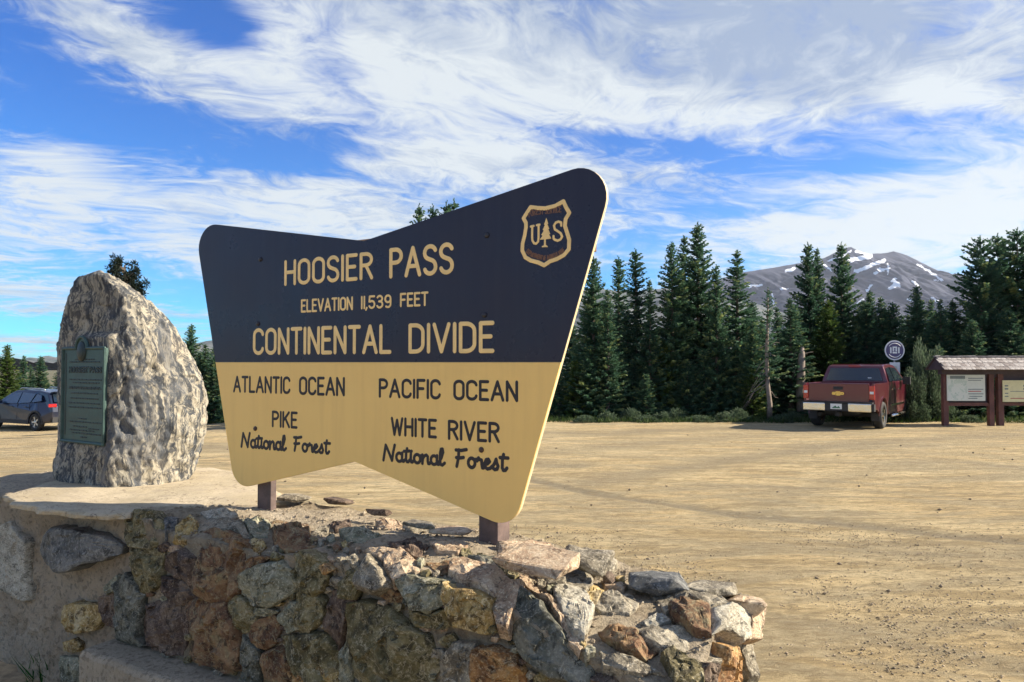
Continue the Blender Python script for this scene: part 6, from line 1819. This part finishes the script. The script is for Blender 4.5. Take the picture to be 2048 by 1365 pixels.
# roof: two slopes, boards under rows of shingles
for sgn_ in (-1, 1):
    y0, y1 = (-.52, 0) if sgn_ < 0 else (.52, 0)
    V = [(x0 - .15, y0, 1.74), (x1 + .1, y0, 1.74), (x1 + .1, 0, 2.12), (x0 - .15, 0, 2.12)]
    V = V + [(x, y, z - .03) for x, y, z in V]
    MB().add(V, [(0, 1, 2, 3), (7, 6, 5, 4), (0, 4, 5, 1), (1, 5, 6, 2), (2, 6, 7, 3), (3, 7, 4, 0)]).build('roof_deck', KD, ks)
MB().prism([(-.50, 1.72), (.50, 1.72), (0, 2.10)], 0, .03, lambda x, y, z: (x0 - .10 + y, x, z)).build('gable', KD, ks)
shm = []
rk = random.Random(8)
for kx in range(5):
    w_ = .115 + .012 * kx
    mm = MB().box((0, 0, 0), (w_, .20, .018)); me = mesh('shingle', mm.v, mm.f); me.materials.append(SHG[kx % 2]); shm.append((me, w_))
sl_ang = math.atan2(.38, .52)
for row in range(4):
    t = .04 + row * .27
    x = x0 - .16 + (row % 2) * .05
    while x < 2.75:
        me, w_ = rk.choice(shm)
        o = link('shingle', me, None, ks)
        o.location = (x + w_ / 2, -.54 + t * .52 + .04, 1.735 + t * .38 + .032 + rk.uniform(-.004, .006)); o.rotation_euler = (sl_ang - .05 + rk.uniform(-.02, .02), 0, rk.uniform(-.03, .03))
        x += w_ + .008
MB().box(((x0 + x1) / 2, 0, 2.135), (x1 - x0 + .3, .16, .03)).build('ridge_board', SHG[0], ks)
def boardmat(name, base, cols):
    m, nt, b = newmat(name); tco = nd(nt, 'ShaderNodeTexCoord').outputs['Object']
    n1 = tnoise(nt, tco, 5, 4, .6, .5); n2 = tnoise(nt, tco, 14, 3, .6)
    c = mix(nt, ss(nt, n1, .50, .58, 0, .6), base, cols[0]); c = mix(nt, ss(nt, n2, .60, .64, 0, .6), c, cols[1])
    nt.links.new(c, b.inputs['Base Color']); b.inputs['Roughness'].default_value = .35
    return m
MAPM = boardmat('map_print', (.62, .66, .60), [(.40, .52, .44), (.30, .44, .36)]); PAPER = basic('board_paper', (.60, .64, .58), .4, var=.04); YPAP = basic('yellow_board', (.66, .62, .36), .45, var=.06)
INK = basic('print_ink', (.16, .20, .20), .5); REDI = basic('red_ink', (.40, .10, .10), .5)
def kbx(u): return (u - 1024) / F * (KY - .09) - KX
def kbz(v): return EYE - (v - 725) / F * (KY - .09)
def kboard(u0, u1, v0, v1, mat, name='information_board', h=-.10, th=.03, parent=None):
    return MB().box(((kbx(u0) + kbx(u1)) / 2, h, (kbz(v0) + kbz(v1)) / 2), (kbx(u1) - kbx(u0), th, kbz(v0) - kbz(v1))).build(name, mat, parent or ks)
b1_ = kboard(1892, 1968, 750, 802, PAPER); kboard(1894, 1931, 753, 800, MAPM, 'map_print', -.117, .003, b1_)
for (u0, u1, v, t_, mt) in [(1898, 1928, 755, 3, INK), (1934, 1964, 779, .8, INK), (1934, 1960, 783, .9, REDI), (1934, 1964, 788, .8, INK), (1936, 1962, 793, .8, INK), (1934, 1952, 797, .8, INK), (1934, 1964, 757, .8, INK), (1934, 1960, 761, .7, INK)]:
    kboard(u0, u1, v - t_, v + t_, mt, 'print_line', -.119, .003, b1_)
b2_ = kboard(2003, 2098, 761, 804, YPAP)
for (u0, u1, v, t_, mt) in [(2007, 2014, 772, 1.4, INK), (2007, 2014, 778, 1.6, INK), (2044, 2060, 772, 2, INK), (2044, 2060, 778, 2, INK), (2007, 2014, 787, 1, INK), (2007, 2014, 793, 1, INK), (2018, 2090, 783, .6, INK), (2018, 2090, 797, .8, REDI)]:
    kboard(u0, u1, v - t_, v + t_, mt, 'print_line', -.1165, .003, b2_)

# ------------------------------------------------------------------ ROUND ROAD SIGN
SY = 25.0
p = at_y(1789, 701, SY)
rsn = thing('road_sign', 'round purple and white sign over a small white plate on a steel post', 'road sign', (p.x, SY, 0))
PUR = basic('sign_purple', (.085, .07, .16), .4, var=.1); WSN = basic('sign_white', (.72, .74, .74), .4, var=.05); PGRN = basic('sign_pale_green', (.50, .60, .52), .45, var=.06); STL = basic('post_steel', (.30, .31, .31), .5, metal=.6)
MB().box((0, .03, 1.2), (.05, .04, 2.4)).build('post', STL, rsn)
rz0 = p.z; r0 = 20 / F * SY
def disc(name, r, y, mat, parent, z=rz0, k=36, sx=1.0, th=.006):
    V = [(r * sx * math.cos(2 * PI * j / k), yy, z + r * math.sin(2 * PI * j / k)) for yy in (y, y + th) for j in range(k)]
    return MB().add(V, [tuple(range(k)), tuple(range(2 * k - 1, k - 1, -1))] + [(j, j + k, (j + 1) % k + k, (j + 1) % k) for j in range(k)]).build(name, mat, parent)
rd = disc('round_panel', r0, -.01, WSN, rsn)
disc('purple_field', r0 * .87, -.018, PUR, rd)
m_ = MB()
for (x, z, w_, h_) in [(-.135, .0, .05, .20), (.135, 0, .05, .20), (0, .10, .15, .05), (0, -.08, .15, .06), (-.05, .02, .045, .11), (.05, .02, .045, .11), (0, .01, .03, .02)]: m_.box((x, -.021, rz0 + z), (w_, .004, h_))
m_.build('emblem', WSN, rd)
for a0 in (-1, 1):
    MB().tube([(r0 * .70 * math.cos(R(a)), -.02, rz0 + a0 * r0 * .70 * math.sin(R(a))) for a in range(35, 146, 11)], .012, 5).build('lettering', WSN, rd)
q1 = at_y(1778, 725, SY); q2 = at_y(1799, 753, SY)
pl_ = MB().box((0, -.005, (q1.z + q2.z) / 2), (q2.x - q1.x, .01, q1.z - q2.z)).build('lower_panel', WSN, rsn)
disc('green_badge', .085, -.014, PGRN, pl_, (q1.z + q2.z) / 2 + .03)
MB().box((0, -.012, (q1.z + q2.z) / 2 - .10), (.22, .004, .03)).build('print_line', PGRN, pl_)
MB().box((.02, -.005, q2.z - .14), (.16, .008, .20), ry=.5).build('arrow_panel', WSN, rsn)

# ------------------------------------------------------------------ HAZE: the air that pales the far mountain
hz = MB().box((0, 0, 380), (10600, 10600, 820)).build('haze', None)
m = bpy.data.materials.new('air'); m.use_nodes = True; nt = m.node_tree; nt.nodes.clear()
vp = nd(nt, 'ShaderNodeVolumePrincipled', {'Color': (.80, .88, 1.0, 1), 'Density': .000045, 'Anisotropy': .3})
ou = nd(nt, 'ShaderNodeOutputMaterial'); nt.links.new(vp.outputs[0], ou.inputs['Volume'])
hz.data.materials.append(m); hz['kind'] = 'stuff'
